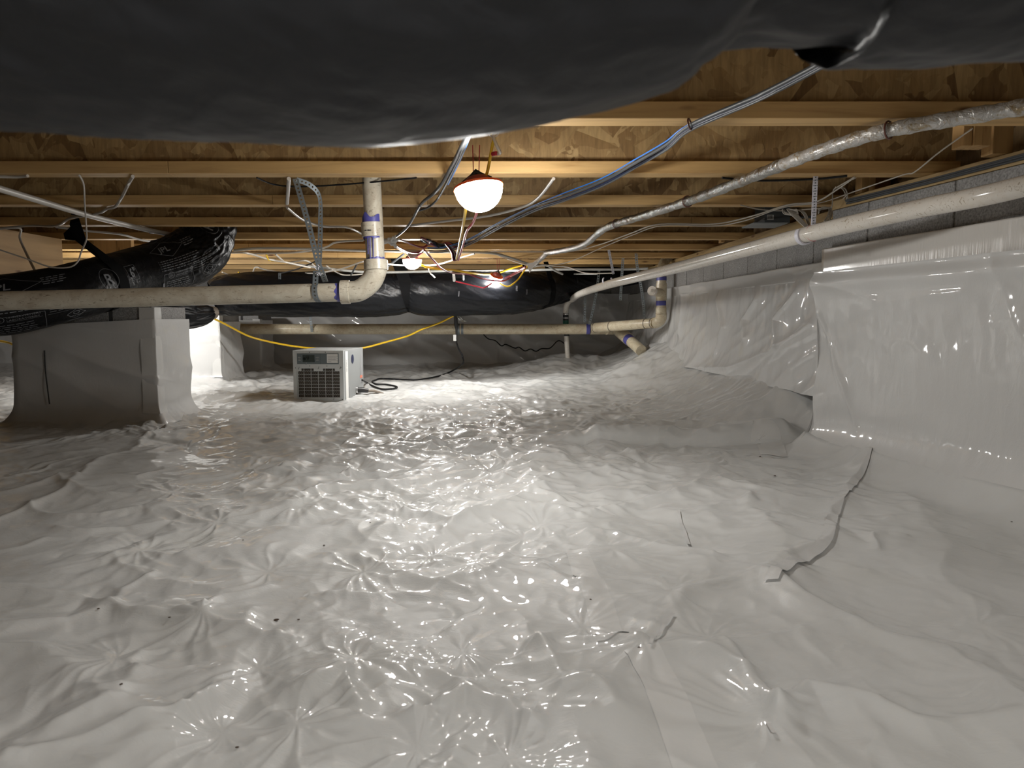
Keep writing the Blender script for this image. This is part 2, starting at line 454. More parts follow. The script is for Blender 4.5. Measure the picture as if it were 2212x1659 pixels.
COVE_R, COVE_O = 0.17, 0.035
def H(x, y, fine=True):
    x = np.asarray(x, float); y = np.asarray(y, float)
    h = 0.035 * sst(4.6, 7.0, y)
    s = xw(y) - x
    q = np.clip((COVE_R + COVE_O - s) / COVE_R, 0, 0.80)
    near = COVE_R * (1 - np.sqrt(1 - q * q))
    q2 = np.clip((0.62 - s) / 0.62, 0, 1)
    far = 0.27 * q2 ** 2.0
    k = sst(2.75, 3.35, y)
    h = h + near * (1 - k) + far * k
    qf = np.clip((0.28 - (Y_FAR - y)) / 0.28, 0, 0.93)
    h = h + 0.28 * (1 - np.sqrt(1 - qf * qf)) * 0.6
    h = h + 0.15 * np.exp(-((x - 0.52) ** 2 + (y - 6.55) ** 2) / 0.20)
    h = h + 0.10 * np.exp(-((x - 1.0) ** 2 + (y - 5.6) ** 2) / 0.25)
    h = h + 0.012 * sst(-0.55, -1.5, x + 0.12 * (y - 2.4)) * sst(1.2, 2.2, y) * sst(4.2, 3.2, y)
    for x0, x1, y0, y1 in PIERS:
        dd = np.hypot(np.maximum(np.maximum(x0 - x, x - x1), 0), np.maximum(np.maximum(y0 - y, y - y1), 0))
        h = h + 0.05 * np.clip(1 - dd / 0.14, 0, 1) ** 2
    # covered pipe ridge along x at y about 3.1
    yr = 2.97 + 0.02 * np.sin(x * 4)
    endm = sst(0.05, 0.45, x) * sst(1.22, 1.12, x)
    dr = np.abs(y - yr)
    h = np.maximum(h, h + endm * (0.058 + 0.006 * pn(x * 7, y * 9, 14)) * np.sqrt(np.clip(1 - (dr / 0.075) ** 2, 0, 1)) + endm * 0.012 * np.exp(-dr / 0.1))
    # masks: strong crumple in the middle, calm at the right and left
    calm_r = sst(0.35, 0.95, x - 0.10 * y + 0.15) * sst(5.5, 3.5, y)
    calm_l = sst(-0.45, -1.3, x + 0.02 * y) * sst(3.6, 2.6, y) * 0.75
    m = np.clip(1 - 0.60 * calm_r - calm_l, 0.14, 1) * (0.75 + 0.45 * sst(-0.3, 0.4, pn(x * 1.1, y * 1.1, 3)))
    m = m * (0.8 + 0.5 * sst(1.4, 2.4, y))
    m = m * (0.15 + 0.85 * np.maximum(sst(0.06, 0.30, s), sst(2.7, 3.0, y)))
    wx = x + 0.05 * pn(x * 3, y * 3, 21) + 0.012 * pn(x * 11, y * 11, 23)
    wy = y + 0.05 * pn(x * 3, y * 3, 22) + 0.012 * pn(x * 11, y * 11, 24)
    h = h + 0.014 * pn(wx * 2.1, wy * 2.1, 1)
    h = h + 0.0075 * (0.45 + 0.55 * m) * pn(wx * 5.2, wy * 4.2, 2)
    h = h + 0.0075 * (0.3 + 0.7 * m) * tn(wx * 3.2, wy * 2.6, 3)
    h = h + 0.0075 * m * tn(wx * 7.1 + wy * 2, wy * 5.6 - wx, 4)
    h = h + 0.0068 * m * ridge(wx * 3.3, wy * 2.9, 5)
    h = h + 0.0060 * m * ridge(wx * 7.5 + wy * 1.5, wy * 6.2, 6)
    for X, Y, R, kf, ph in STARS:
        sel = (np.abs(x - X) < 2.6 * R) & (np.abs(y - Y) < 2.6 * R)
        if sel.any():
            dx = x[sel] - X; dy = y[sel] - Y; rd = np.hypot(dx, dy) + 1e-6; th = np.arctan2(dy, dx) + 0.5 * pn(dx * 6 + ph, dy * 6, 19)
            u = rd / R
            f = 0.55 - np.sqrt(pn(np.cos(th) * 2.1 + ph * 3, np.sin(th) * 2.1 + ph, 17) ** 2 + 0.0008) * 2.2 + 0.25 * pn(np.cos(th) * 5 + ph, np.sin(th) * 5, 18)
            h = h.copy() if not h.flags.writeable else h
            h[sel] += R * (0.10 * u * np.exp(-1.3 * u * u) * f - 0.02 * np.exp(-3 * u)) * np.clip(m[sel], 0.35, 1) * sst(2.6, 1.8, u)
    for P, A, w in FOLDS:
        xs = [p[0] for p in P]; ys = [p[1] for p in P]
        sel = (x > min(xs) - 6 * w) & (x < max(xs) + 6 * w) & (y > min(ys) - 6 * w) & (y < max(ys) + 6 * w)
        if sel.any():
            h[sel] += seg_tent(wx[sel], wy[sel], P, A, w) * (1.0 if w > 0.03 or abs(A) > 0.011 else 0.6 + 0.6 * m[sel])
    if fine:
        vx = wx + 0.006 * pn(x * 26, y * 26, 25); vy = wy + 0.006 * pn(x * 26, y * 26, 26)
        h = h + 0.0040 * m * tn(vx * 15 + vy * 4, vy * 12, 7) + 0.0030 * m * ridge(wx * 15, wy * 13 + wx * 3, 7)
        mm = m * sst(-0.25, 0.35, pn(x * 2.3, y * 2.3, 9))
        h = h + 0.0018 * mm * tn(vx * 31, vy * 27 - vx * 6, 8) + 0.0012 * mm * ridge(wx * 29, wy * 26, 8)
        h = h + 0.0004 * pn(x * 34, y * 34, 12)
    return h
def Hs(x, y): return float(H(np.array([x]), np.array([y]))[0])

def liner_grid():
    ys = np.concatenate([np.linspace(Y_BACK, 0.45, 60), np.exp(np.linspace(math.log(0.47), math.log(Y_FAR + 0.02), 960))])
    us = np.linspace(-0.80, 0.80, 820)
    rows = []
    NL, NR = 60, 14
    for y in ys:
        d = max(y, 0.6)
        xl, xr = us[0] * d, us[-1] * d
        xr_ = float(xw(y)) + 0.03
        xs = us * d
        left = xl + (X_LEFT - xl) * (np.linspace(0, 1, NL + 1)[1:] ** 1.6)
        right = xr + max(xr_ - xr, 0.001) * np.linspace(0, 1, NR + 1)[1:]
        rows.append(np.concatenate([left[::-1], xs, right]))
    X = np.array(rows); Y = np.repeat(ys[:, None], X.shape[1], 1)
    lim = xw(Y) + 0.03
    X = np.minimum(X, lim)
    return X, Y
X, Y = liner_grid()
ZF = H(X, Y)
floor = gridmesh('floor', X, Y, ZF, film)
tag(floor, kind='structure')
gridless = None

def ribbon_on_floor(name, P, w, label, cat, m=film_tape, off=0.0015, n=220, k=16, group=None):
    """a strip of tape that follows the floor film"""
    S = spline([(p[0], p[1], 0) for p in P], 12)
    L = [0.0]
    for a, b in zip(S[:-1], S[1:]): L.append(L[-1] + (b - a).length)
    t = np.linspace(0, L[-1], n)
    cx = np.interp(t, L, [p.x for p in S]); cy = np.interp(t, L, [p.y for p in S])
    tx = np.gradient(cx); ty = np.gradient(cy); q = np.hypot(tx, ty) + 1e-9; nx, ny = -ty / q, tx / q
    ws = np.linspace(-w / 2, w / 2, k)
    X = cx[:, None] + nx[:, None] * ws; Y = cy[:, None] + ny[:, None] * ws
    o = gridmesh(name, X, Y, H(X, Y) + off, m)
    return tag(o, label, cat, group)

# ---------------------------------------------------------------- ceiling and joists
ZJ = CZ + JB
ZC = ZJ + JD
b = MB()
k = 0
sheets = empty('ceiling', (0, 2, ZC), None, None); tag(sheets, kind='structure')
yy = -2.9
while yy < 8.2:
    xx = X_LEFT - 0.4 - (0.6 if k % 2 else 0)
    while xx < 2.6:
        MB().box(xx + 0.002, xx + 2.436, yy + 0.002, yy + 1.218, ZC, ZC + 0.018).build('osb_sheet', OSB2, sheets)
        xx += 2.44
    yy += 1.22; k += 1
S = 0.615
J1 = 1.735   # far lower edge of the first joist past the near duct
names = {-4: 'second I-joist behind the camera', -3: 'I-joist behind the camera end of the black duct', -2: 'I-joist over the near side of the big black duct', -1: 'I-joist hidden over the far side of the big black duct',
         0: 'nearest full I-joist, its bottom edge meeting the black duct above the lamp', 1: 'I-joist just behind the hanging work lamp, hiding the cream riser top',
         2: 'second wooden I-joist behind the hanging work lamp', 3: 'third wooden I-joist behind the hanging work lamp', 4: 'fourth wooden I-joist behind the hanging work lamp',
         5: 'fifth wooden I-joist behind the hanging work lamp, above the second lamp', 6: 'sixth wooden I-joist back from the hanging lamp', 7: 'seventh wooden I-joist back, just over the far black duct',
         8: 'eighth wooden I-joist back, behind the far black duct', 9: 'last wooden I-joist next to the far wall'}
FH, FW = 0.038, 0.066
JO = []
for k in range(-6, 10):
    yf = J1 + k * S
    if yf > Y_FAR + 0.1 or k in (-5, -6): continue
    xr = float(xw(yf)) + 0.09
    if k == 0: xr += 0.1
    o = empty('wooden_joist', (0, yf - FW / 2, ZJ), names[k], 'joist', 'wooden I-joists under the subfloor')
    xl = X_LEFT
    segs = [xl] + sorted(random.uniform(-5.5, 1.0) for _ in range(3)) + [xr]
    y0, y1 = yf - FW, yf
    for a, c in zip(segs[:-1], segs[1:]):
        j = random.uniform(-0.0006, 0.0006)
        MB().box(a + 0.0006, c - 0.0006, y0 + j, y1 + j, ZJ + j, ZJ + FH + j).build('bottom_flange', WOOD, o, bevel=0.0015)
    MB().box(xl, xr, y0, y1, ZC - FH, ZC - 0.0005).build('top_flange', WOOD, o)
    ym = (y0 + y1) / 2
    MB().box(xl, xr, ym - 0.005, ym + 0.005, ZJ + FH, ZC - FH).build('web', OSB, o)
    JO.append(o)

# ---------------------------------------------------------------- right wall, far wall, left and back walls
def wall_frame(y0, y1):
    a = Vector((float(xw(y0 + 1e-6)), y0, 0)); c = Vector((float(xw(y1 - 1e-6)), y1, 0))
    t = (c - a).normalized(); nrm = Vector((-t.y, t.x, 0))      # towards the room
    return a, t, nrm, (c - a).length
def frame_M(a, t, nrm, z=0):
    M = Matrix.Identity(4)
    M.col[0][:3] = t; M.col[1][:3] = nrm; M.col[2][:3] = (0, 0, 1); M.col[3][:3] = (a.x, a.y, z)
    return M
wall = empty('wall_right', (1.4, 2.8, 0), None, None); tag(wall, kind='structure')
ZB = CZ + 0.417
BH, BL = 0.19, 0.39
for si, (y0, y1, j0) in enumerate(((Y_BACK, 2.80, 2.197), (2.95, Y_FAR, 3.2))):
    a, t, nrm, L = wall_frame(y0, y1)
    M = frame_M(a, t, nrm)
    MB().box(0, L, -0.22, -0.0045, 0, ZB, M).build('block_core', MORTAR, wall)
    off = ((j0 - y0) / t.y) % (BL + 0.01)
    for r in range(2):
        zt = ZB - r * (BH + 0.01)
        s0 = off - (BL + 0.01) + (0.2 if r else 0)
        while s0 < L:
            p0, p1 = max(s0 + 0.005, 0), min(s0 + BL + 0.005, L)
            if p1 - p0 > 0.03:
                e = random.uniform(-0.002, 0.002)
                MB().box(p0, p1, -0.03, e, zt - BH, zt, M).build('concrete_block', BLOCK, wall, bevel=0.003)
            s0 += BL + 0.01
    MB().box(-0.05, L, -0.15, 0.004, ZB + 0.001, ZJ - 0.0005, M).build('trim_%d' % (si + 1), WOODY, None, bevel=0.002)['kind'] = 'structure'
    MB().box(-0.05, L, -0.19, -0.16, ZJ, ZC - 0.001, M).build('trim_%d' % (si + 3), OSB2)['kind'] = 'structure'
fw = empty('wall_far', (0, Y_FAR, 0), None, None); tag(fw, kind='structure')
MB().box(X_LEFT, 1.45, Y_FAR + 0.012, Y_FAR + 0.2, 0, ZB).build('block_core', MORTAR, fw)
xx = X_LEFT
while xx < 1.2:
    for r in range(2):
        MB().box(xx + 0.005 + 0.2 * r, xx + BL + 0.2 * r, Y_FAR, Y_FAR + 0.03, ZB - r * 0.2 - BH, ZB - r * 0.2).build('concrete_block', BLOCK, fw)
    xx += 0.4
MB().box(X_LEFT, 1.45, Y_FAR + 0.01, Y_FAR + 0.15, ZB + 0.001, ZJ).build('trim_5', WOODY)['kind'] = 'structure'
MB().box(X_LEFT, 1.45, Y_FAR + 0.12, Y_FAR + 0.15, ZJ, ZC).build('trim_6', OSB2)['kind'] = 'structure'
MB().box(X_LEFT - 0.2, X_LEFT, Y_BACK, Y_FAR + 0.2, -0.02, ZC).build('wall_left', film_wall)['kind'] = 'structure'
MB().box(X_LEFT - 0.2, 2.5, Y_BACK - 0.2, Y_BACK, -0.02, ZC).build('wall_back', film_wall)['kind'] = 'structure'

# film on the walls -------------------------------------------------
def wall_sheet(name, a, t, nrm, L, zb, zt, ns, nz, disp, m, label, sexp=False):
    s = np.linspace(0, L, ns); z = np.linspace(0, 1, nz)
    Sg, Vg = np.meshgrid(s, z, indexing='ij')
    y = a.y + Sg * t.y
    Zb = zb(Sg, y) if callable(zb) else np.full_like(Sg, zb)
    Zt = zt(Sg, y) if callable(zt) else np.full_like(Sg, zt)
    Zg = Zb + (Zt - Zb) * Vg
    d = disp(Sg, y, Zg, Vg)
    X = a.x + Sg * t.x + nrm.x * d; Y = y + nrm.y * d
    o = gridmesh(name, X, Y, Zg, m)
    return tag(o, label, 'plastic sheet')
RZ = lambda r: CZ + r
# near section
a, t, nrm, L = wall_frame(-2.5, 2.815)
sc = Vector((a.x, a.y, 0))
def yz_seg(y, z, P, A, w): return seg_tent(y, z, P, A, w, 0.004)
def disp_near(s, y, z, v):
    fade = sst(COVE_R * 0.35, COVE_R * 1.7, z)
    qz = np.clip((COVE_R - z) / COVE_R, 0, 0.9)
    d = COVE_O + COVE_R * (1 - np.sqrt(1 - qz * qz))
    d = d + fade * (0.012 * pn(y * 1.6, z * 2.0, 31) + 0.004 * pn(y * 5, z * 3.5, 32)) + 0.003 * tn(y * 6, z * 6, 35) * (0.3 + 0.7 * fade)
    band = np.exp(-((z - RZ(-0.02)) / 0.09) ** 2)
    d = d + 0.0030 * band * tn(y * 20, z * 11, 36) + 0.0016 * band * pn(y * 34, z * 16, 33) + fade * 0.006 * ridge(y * 1.3 + z * 1.2, z * 2.6 - y * 0.7, 37) + 0.0010 * pn(y * 40, z * 9, 34) * sst(RZ(0.0), RZ(-0.1), z)
    d = d + yz_seg(y, z, [(2.80, RZ(0.02)), (2.70, RZ(-0.16)), (2.62, RZ(-0.26)), (2.55, RZ(-0.40))], 0.010, 0.012) * (0.3 + 0.7 * fade)
    d = d + yz_seg(y, z, [(2.85, RZ(0.16)), (2.45, RZ(0.06)), (2.1, RZ(0.08))], 0.012, 0.05)
    d = d + yz_seg(y, z, [(2.0, RZ(0.18)), (1.93, RZ(0.0)), (1.8, RZ(-0.2))], 0.010, 0.02)
    d = d + 0.010 * np.exp(-np.abs(v - 1) / 0.02) + 0.018 * np.exp(-((v - 0.93) / 0.05) ** 2)
    d = d + 0.012 * sst(2.45, 2.82, y) * np.sin(z * 16 + y * 6)
    return d
wn = wall_sheet('wall_liner', a, t, nrm, L, lambda s, y: np.full_like(s, COVE_R * 0.34), RZ(0.182), 620, 260, disp_near, film_wall,
                'shiny white film hanging on the near right wall, bulging over a diagonal crease')
# return flap round the corner
crn = a + t * L
rX = []; rY = []; rZ = []
zz = np.linspace(0.05, RZ(0.182), 90)
for u in np.linspace(0, 1, 24):
    vv = (zz - 0.07) / (RZ(0.182) - 0.07); vv = np.clip(vv, 0, 1)
    d0 = COVE_O + COVE_R * (1 - np.sqrt(1 - np.clip((COVE_R - zz) / COVE_R, 0, 0.9) ** 2)) + 0.006 * np.sin(zz * 14)
    px_ = crn.x + nrm.x * d0 + (0.30) * u * 0.9; py_ = crn.y + nrm.y * d0 + 0.05 * u + 0.012 * np.sin(u * PI) + 0.01 * np.sin(zz * 9) * u
    rX.append(px_); rY.append(py_); rZ.append(zz)
gridmesh('corner_wrap', np.array(rX), np.array(rY), np.array(rZ), film_wall, wn)
# taped foam band on the near section
def disp_band(s, y, z, v): return 0.030 + 0.0015 * pn(y * 3, z * 4, 41) + 0.004 * np.exp(-((y - 1.98) / 0.02) ** 2)
bd = wall_sheet('taped_strip', a, t, nrm, L, RZ(0.165), RZ(0.272), 320, 24, disp_band, film_band, 'ribbed glossy white strip taped along the block wall above the near film')
so = bd.modifiers.new('t', 'SOLIDIFY'); so.thickness = 0.02; so.offset = -1
# far section
a2, t2, nrm2, L2 = wall_frame(2.85, Y_FAR)
def disp_far(s, y, z, v):
    d = 0.012 + 0.075 * (1 - v) ** 1.6
    u = y * 1.0 + z * 2.2
    d = d + 0.022 * pn(u * 1.7, (z - y * 0.5) * 1.0, 51) * (1 - 0.6 * v) + 0.010 * ridge(u * 3.4, (z - y * 0.6) * 1.6, 52) * (1 - v * 0.7)
    d = d + 0.004 * pn(y * 9, z * 5, 53) + 0.0014 * ridge(y * 16, z * 8, 54)
    for P in ([(3.1, RZ(-0.02)), (3.5, RZ(-0.16)), (4.0, RZ(-0.27)), (4.9, RZ(-0.33))], [(3.3, RZ(0.12)), (3.5, RZ(0.0)), (3.4, RZ(-0.12))],
              [(3.8, RZ(0.1)), (3.95, RZ(0.0)), (3.85, RZ(-0.1))], [(4.4, RZ(0.12)), (4.25, RZ(-0.05)), (4.3, RZ(-0.2))], [(5.2, RZ(0.2)), (5.15, RZ(-0.1))]):
        d = d + yz_seg(y, z, P, 0.022, 0.03)
    return d
wf = wall_sheet('wall_liner', a2, t2, nrm2, L2, lambda s, y: np.full_like(s, 0.20), lambda s, y: RZ(0.180) + 0.006 * pn(y * 3, y * 0, 5), 460, 150, disp_far, film_wall,
                'creased white film hanging on the far right wall behind the cream drain')
def disp_b2(s, y, z, v): return 0.016 + 0.002 * pn(y * 4, z * 6, 43)
wb = wall_sheet('taped_strip', a2, t2, nrm2, L2, RZ(0.17), lambda s, y: RZ(0.243) + 0.004 * pn(y * 5, y * 0, 6), 240, 14, disp_b2, film_wall, 'flat white top strip of the film on the far right wall')
so = wb.modifiers.new('t', 'SOLIDIFY'); so.thickness = 0.006; so.offset = -1
# far wall film
af = Vector((X_LEFT, Y_FAR, 0)); tf = Vector((1, 0, 0)); nf = Vector((0, -1, 0)); LF = 1.2 - X_LEFT
def disp_fw(s, y, z, v):
    x = X_LEFT + s
    d = 0.02 + 0.08 * (1 - v) ** 1.5
    d = d + 0.04 * pn((x + z * 1.5) * 1.2, (z * 1.5 - x * 0.4), 61) + 0.026 * ridge((x + z * 1.7) * 2.3, (z - x * 0.5) * 1.6, 62) + 0.003 * ridge(x * 7, z * 7, 63)
    d = d + 0.01 * np.exp(-np.abs(x + 0.15) / 0.01)
    return d
wff = wall_sheet('wall_liner', af, tf, nf, LF, lambda s, y: np.full_like(s, 0.03), lambda s, y: RZ(0.255) + 0.004 * pn(s * 3, s * 0, 8), 700, 110, disp_fw, film_wall,
                 'dim white film with long diagonal folds covering the far wall')

# ---------------------------------------------------------------- blocking along the right wall
def blocking(px0, px1, py, d, label, n, w=0.032, gap=0.0):
    o = empty('squash_block', D((px0 + px1) / 2, py, d), label, 'wood block', 'upright wood blocks on the sill plate')
    x0 = D(px0, py, d)[0]; x1 = D(px1, py, d)[0]; ww = (x1 - x0) / n
    for i in range(n):
        MB().box(x0 + i * ww + 0.001, x0 + (i + 1) * ww - 0.001, d - 0.0 - 0.004 * (i % 2), d + 0.05, ZJ + 0.0005, ZJ + 0.26).build('board', WOODZ, o, bevel=0.0015)
    return o
blocking(2080, 2142, 300, 1.93, 'three upright pine boards standing on the sill plate near the right edge', 3)
blocking(2145, 2190, 300, 2.02, 'dark upright board beside the three pine boards at the right edge', 1)
blocking(1861, 1878, 400, 2.62, 'single narrow upright block on the sill above the white clamp hanger', 1)
blocking(1890, 1925, 400, 2.70, 'wider shadowed upright block beside the narrow one on the sill', 1)
blocking(1557, 1566, 520, 4.30, 'small upright block at the far joists over the white sloping pipe', 1)
# girder and blocks at the left
g = empty('wood_girder', (-2.6, 3.5, ZJ), 'knotty plywood-faced girder end beside the left printed duct', 'girder')
MB().box(-2.62, -2.565, 1.9, 4.12, ZJ - 0.268, ZJ - 0.001).build('board', PLY, g, bevel=0.002)
MB().box(-2.70, -2.622, 1.9, 4.15, ZJ - 0.268, ZJ - 0.001).build('board', WOODY, g, bevel=0.002)
g2 = empty('wood_block', D(240, 530, 4.45), 'pale wood block pair under the joists behind the left duct', 'wood block')
p = D(202, 522, 4.45); q = D(283, 541, 4.45); mx = D(250, 522, 4.45)[0]
MB().box(p[0], mx - 0.001, 4.45, 4.49, q[2] - 0.03, ZC - 0.001).build('board', WOODZ, g2, bevel=0.002)
MB().box(mx + 0.001, q[0], 4.455, 4.49, q[2] - 0.03, ZC - 0.001).build('board', WOODZ, g2, bevel=0.002)

# ---------------------------------------------------------------- piers
def pier(i, label, topz, lin_l, lin_r, blocks_top, tape_up):
    x0, x1, y0, y1 = PIERS[i]
    o = empty('block_pier', ((x0 + x1) / 2, (y0 + y1) / 2, 0), label, 'pier', 'film wrapped block piers')
    MB().box(x0 + 0.012, x1 - 0.012, y0 + 0.012, y1 - 0.012, -0.02, topz - 0.2).build('block_core', MORTAR, o)
    mid = x0 + (x1 - x0) * 0.70
    for (p0, p1) in ((x0, mid - 0.012), (mid + 0.004, x1)):
        MB().box(p0 + 0.002, p1 - 0.002, y0, y1, topz - 0.198, topz).build('concrete_block', BLOCK, o, bevel=0.003)
    MB().box(mid - 0.012, mid + 0.004, y0 + 0.004, y1 - 0.004, topz - 0.195, topz - 0.002).build('gap_fill', GAP, o)  # dark fill between the blocks, the shade of the gap set as colour
    # film: front sheet + right side sheet in one skirt
    n1, n2, nz = 90, 60, 90
    s = np.concatenate([np.linspace(x0, x1, n1), np.full(n2, x1)]); yy = np.concatenate([np.full(n1, y0), np.linspace(y0, y1, n2 + 1)[1:]])
    zt = np.concatenate([np.linspace(lin_l, lin_r, n1), np.full(n2, lin_r)])
    s[:3] = x0; yy[0] = y1; yy[1] = y0 + 0.1
    V = np.linspace(0, 1, nz)
    Sg, Vg = np.meshgrid(np.arange(n1 + n2), V, indexing='ij')
    Xg = s[Sg]; Yg = yy[Sg]; Zg = 0.02 + (zt[Sg] - 0.02) * Vg
    arc = np.concatenate([np.linspace(0, x1 - x0, n1), (x1 - x0) + np.linspace(0, y1 - y0, n2)])[Sg]
    d = 0.010 + 0.05 * np.clip(1 - Vg / 0.22, 0, 1) ** 2 + 0.010 * pn(arc * 3 + i * 7, Zg * 4, 71) + 0.012 * ridge(arc * 1.6 + i * 5 + Zg * 1.2, Zg * 5.5 + arc * 1.4, 72) + 0.005 * tn(arc * 7, Zg * 9, 76) + 0.0022 * ridge(arc * 14, Zg * 12, 73) * sst(0.35, 0.0, Vg)
    fr = (Sg < n1)
    Yg = Yg - np.where(fr, d, 0) ; Xg = Xg + np.where(~fr, d, 0) - np.where(Sg < 3, 0.012 + 0.05 * np.clip(1 - Vg / 0.22, 0, 1) ** 2, 0)
    c0 = np.clip((Sg - (n1 - 4)) / 4.0, 0, 1) * fr; Xg = Xg + c0 * d
    c1 = np.clip(((n1 + 3) - Sg) / 4.0, 0, 1) * (~fr); Yg = Yg - c1 * d
    gridmesh('film_wrap', Xg, Yg, Zg, film_wall, o)
    # corner tape
    if tape_up:
        tw = tape_up[1]
        w_ = np.concatenate([np.linspace(-tw, 0, 12), np.linspace(0, tw * 0.9, 12)[1:]])
        zz = np.linspace(0.07, tape_up[0], 60)
        A, B = np.meshgrid(w_, zz, indexing='ij')
        dd = 0.017 + 0.05 * np.clip(1 - ((B - 0.02) / (lin_r - 0.02)) / 0.22, 0, 1) ** 2 + 0.003 * pn(A * 20, B * 12, 75)
        Xt = x1 + np.where(A < 0, A, 0) + np.where(A < -0.02, 0, dd); Yt = y0 + np.where(A > 0, A, 0) - np.where(A > 0.02, 0, dd)
        gridmesh('corner_tape', Xt, Yt, B, film_tape, o)
    return o
pier(0, 'wide film-wrapped block pier under the printed duct at the left', RZ(0.06), RZ(-0.035), RZ(0.0), True, (RZ(0.055), 0.055))
pier(1, 'brightly lit film-wrapped pier behind the wide left pier', RZ(0.065), RZ(-0.02), RZ(-0.02), True, (RZ(0.03), 0.05))
pier(2, 'small dim film-wrapped pier by the far wall behind the bright one', RZ(0.04), RZ(-0.01), RZ(-0.01), True, (RZ(0.0), 0.05))
# thin vertical fold tape on the wide pier front
x0, x1, y0, y1 = PIERS[0]
q = D(97, 800, 3.38)
tp = MB().tube(spline([D(96, 757, 3.385), D(98, 800, 3.38), D(104, 850, 3.375), D(107, 873, 3.37)]), 0.003, 6).build('film_seam', GAP, None, True)
tag(tp, 'dark seam line down the front of the wide left pier', 'seam')

# ---------------------------------------------------------------- ducts
class Duct:
    def __init__(s, ctrl, nseg, nring, disp):
        P = spline([c[:3] for c in ctrl], 12); R = spline([(c[3], c[4] if len(c) > 4 else 1.0, 0) for c in ctrl], 12)
        L = [0.0]
        for a, b in zip(P[:-1], P[1:]): L.append(L[-1] + (b - a).length)
        s.L = L[-1]; ts = np.linspace(0, s.L, nseg)
        s.C = np.stack([np.interp(ts, L, [p[i] for p in P]) for i in range(3)], -1)
        s.R = np.interp(ts, L, [r[0] for r in R])
        T = np.gradient(s.C, axis=0); T /= np.linalg.norm(T, axis=1)[:, None]
        up = np.array([0, 0, 1.0]); ref = None
        N = []; prev = None
        for tt in T:
            a = up if prev is None else prev
            nn = a - tt * a.dot(tt)
            if np.linalg.norm(nn) < 1e-3: nn = np.array([0, 1.0, 0])
            nn /= np.linalg.norm(nn); N.append(nn); prev = nn
        s.N = np.array(N); s.B = np.cross(T, s.N); s.T = T; s.ts = ts; s.disp = disp; s.nring = nring
    def surf(s, u, th, off=0.0):
        """u arc length, th angle from up"""
        u = np.asarray(u, float); th = np.asarray(th, float)
        I = lambda A: np.stack([np.interp(u, s.ts, A[:, i]) for i in range(3)], -1)
        C, N, B = I(s.C), I(s.N), I(s.B); R = np.interp(u, s.ts, s.R)
        d = N * np.cos(th)[..., None] + B * np.sin(th)[..., None]
        r = R + s.disp(u, th, R) + off
        return C + d * r[..., None]
    def build(s, name, m, parent=None):
        U, TH_ = np.meshgrid(s.ts, np.linspace(0, 2 * PI, s.nring + 1), indexing='ij')
        P = s.surf(U, TH_)
        return gridmesh(name, P[..., 0], P[..., 1], P[..., 2], m, parent, True)
def cyc(th): return np.cos(th), np.sin(th)
# near duct : placed by the elevation of its lower silhouette
def near_ctrl():
    pts = []
    for px, py, r, Dd in ((-900, 275, .176, .47), (-300, 284, .176, .47), (0, 283, .176, .47), (400, 293, .176, .47), (700, 304, .177, .47), (850, 306, .177, .47), (1000, 290, .175, .47),
                      (1200, 246, .172, .472), (1330, 200, .168, .475), (1430, 142, .158, .478), (1500, 104, .150, .480), (1590, 112, .156, .480), (1720, 130, .168, .478),
                      (1950, 134, .170, .478), (2250, 124, .170, .478), (2600, 100, .165, .478), (3300, 90, .165, .478)):
        x, y, z = ray(px, py)
        e = math.atan2(z, y)
        al = math.asin(r / Dd)
        dt = math.sqrt(Dd * Dd - r * r)
        X = (px - W_ / 2) / F_ * dt / math.hypot(y, z)
        pts.append((X, Dd * math.cos(e + al), CZ + Dd * math.sin(e + al), r))
    return pts
XP = None
nc = near_ctrl()
def disp_nd(u, th, R):
    c, s_ = cyc(th)
    x = nd_x(u)
    xp = nc[10][0]
    f = np.exp(-np.abs(x - xp) / 0.07)
    a = 0.0035 * pn(u * 6, c * 2 + s_ * 1.3, 81) + 0.0016 * ridge(u * 13 + s_ * 3, c * 4 + 5, 82) + 0.0008 * ridge(u * 40 + c * 9, s_ * 9, 83)
    a = a + f * (0.005 * pn((x - xp) * 11 + c * 4.5, s_ * 3.4 + c * 2, 84) + 0.0025 * pn((x - xp) * 30 - c * 6, s_ * 7, 85))
    return a
def nd_x(u): return np.interp(u, ND.ts, ND.C[:, 0])
ND = Duct(nc, 620, 260, disp_nd)
ndo = empty('flexible_duct', (0, 0.4, RZ(0.27)), 'huge blurred black flexible duct crossing the top of the view', 'duct')
ND.build('duct_jacket', BLACKN, ndo)
# left printed duct
LD_c = [(*D(-420, 668, 2.80), .122), (*D(-150, 668, 2.86), .122), (*D(0, 660, 2.95), .122), (*D(140, 634, 3.12), .120), (*D(260, 602, 3.42), .124), (*D(360, 575, 3.66), .135), (*D(425, 545, 3.80), .140), (*D(452, 500, 3.88), .130), (*D(458, 440, 3.90), .115), (*D(458, 395, 3.9), .11)]
def disp_ld(u, th, R):
    c, s_ = cyc(th)
    k = sst(0.62 * LD.L, 0.80 * LD.L, u)
    return 0.004 * pn(u * 6, c * 2 + s_, 91) + 0.0018 * ridge(u * 9, c * 3 + s_ * 3, 92) + k * 0.006 * ridge(u * 16 + s_ * 1.5, c * 5 - s_ * 3, 93) + k * 0.0018 * ridge(u * 40, c * 9 + s_ * 5, 94)
LD = Duct(LD_c, 420, 200, disp_ld)
ldo = empty('flexible_duct', D(260, 600, 3.42), 'black flexible duct with pale printing, rising into the joists at the left', 'duct')
LD.build('duct_jacket', BLACK, ldo)

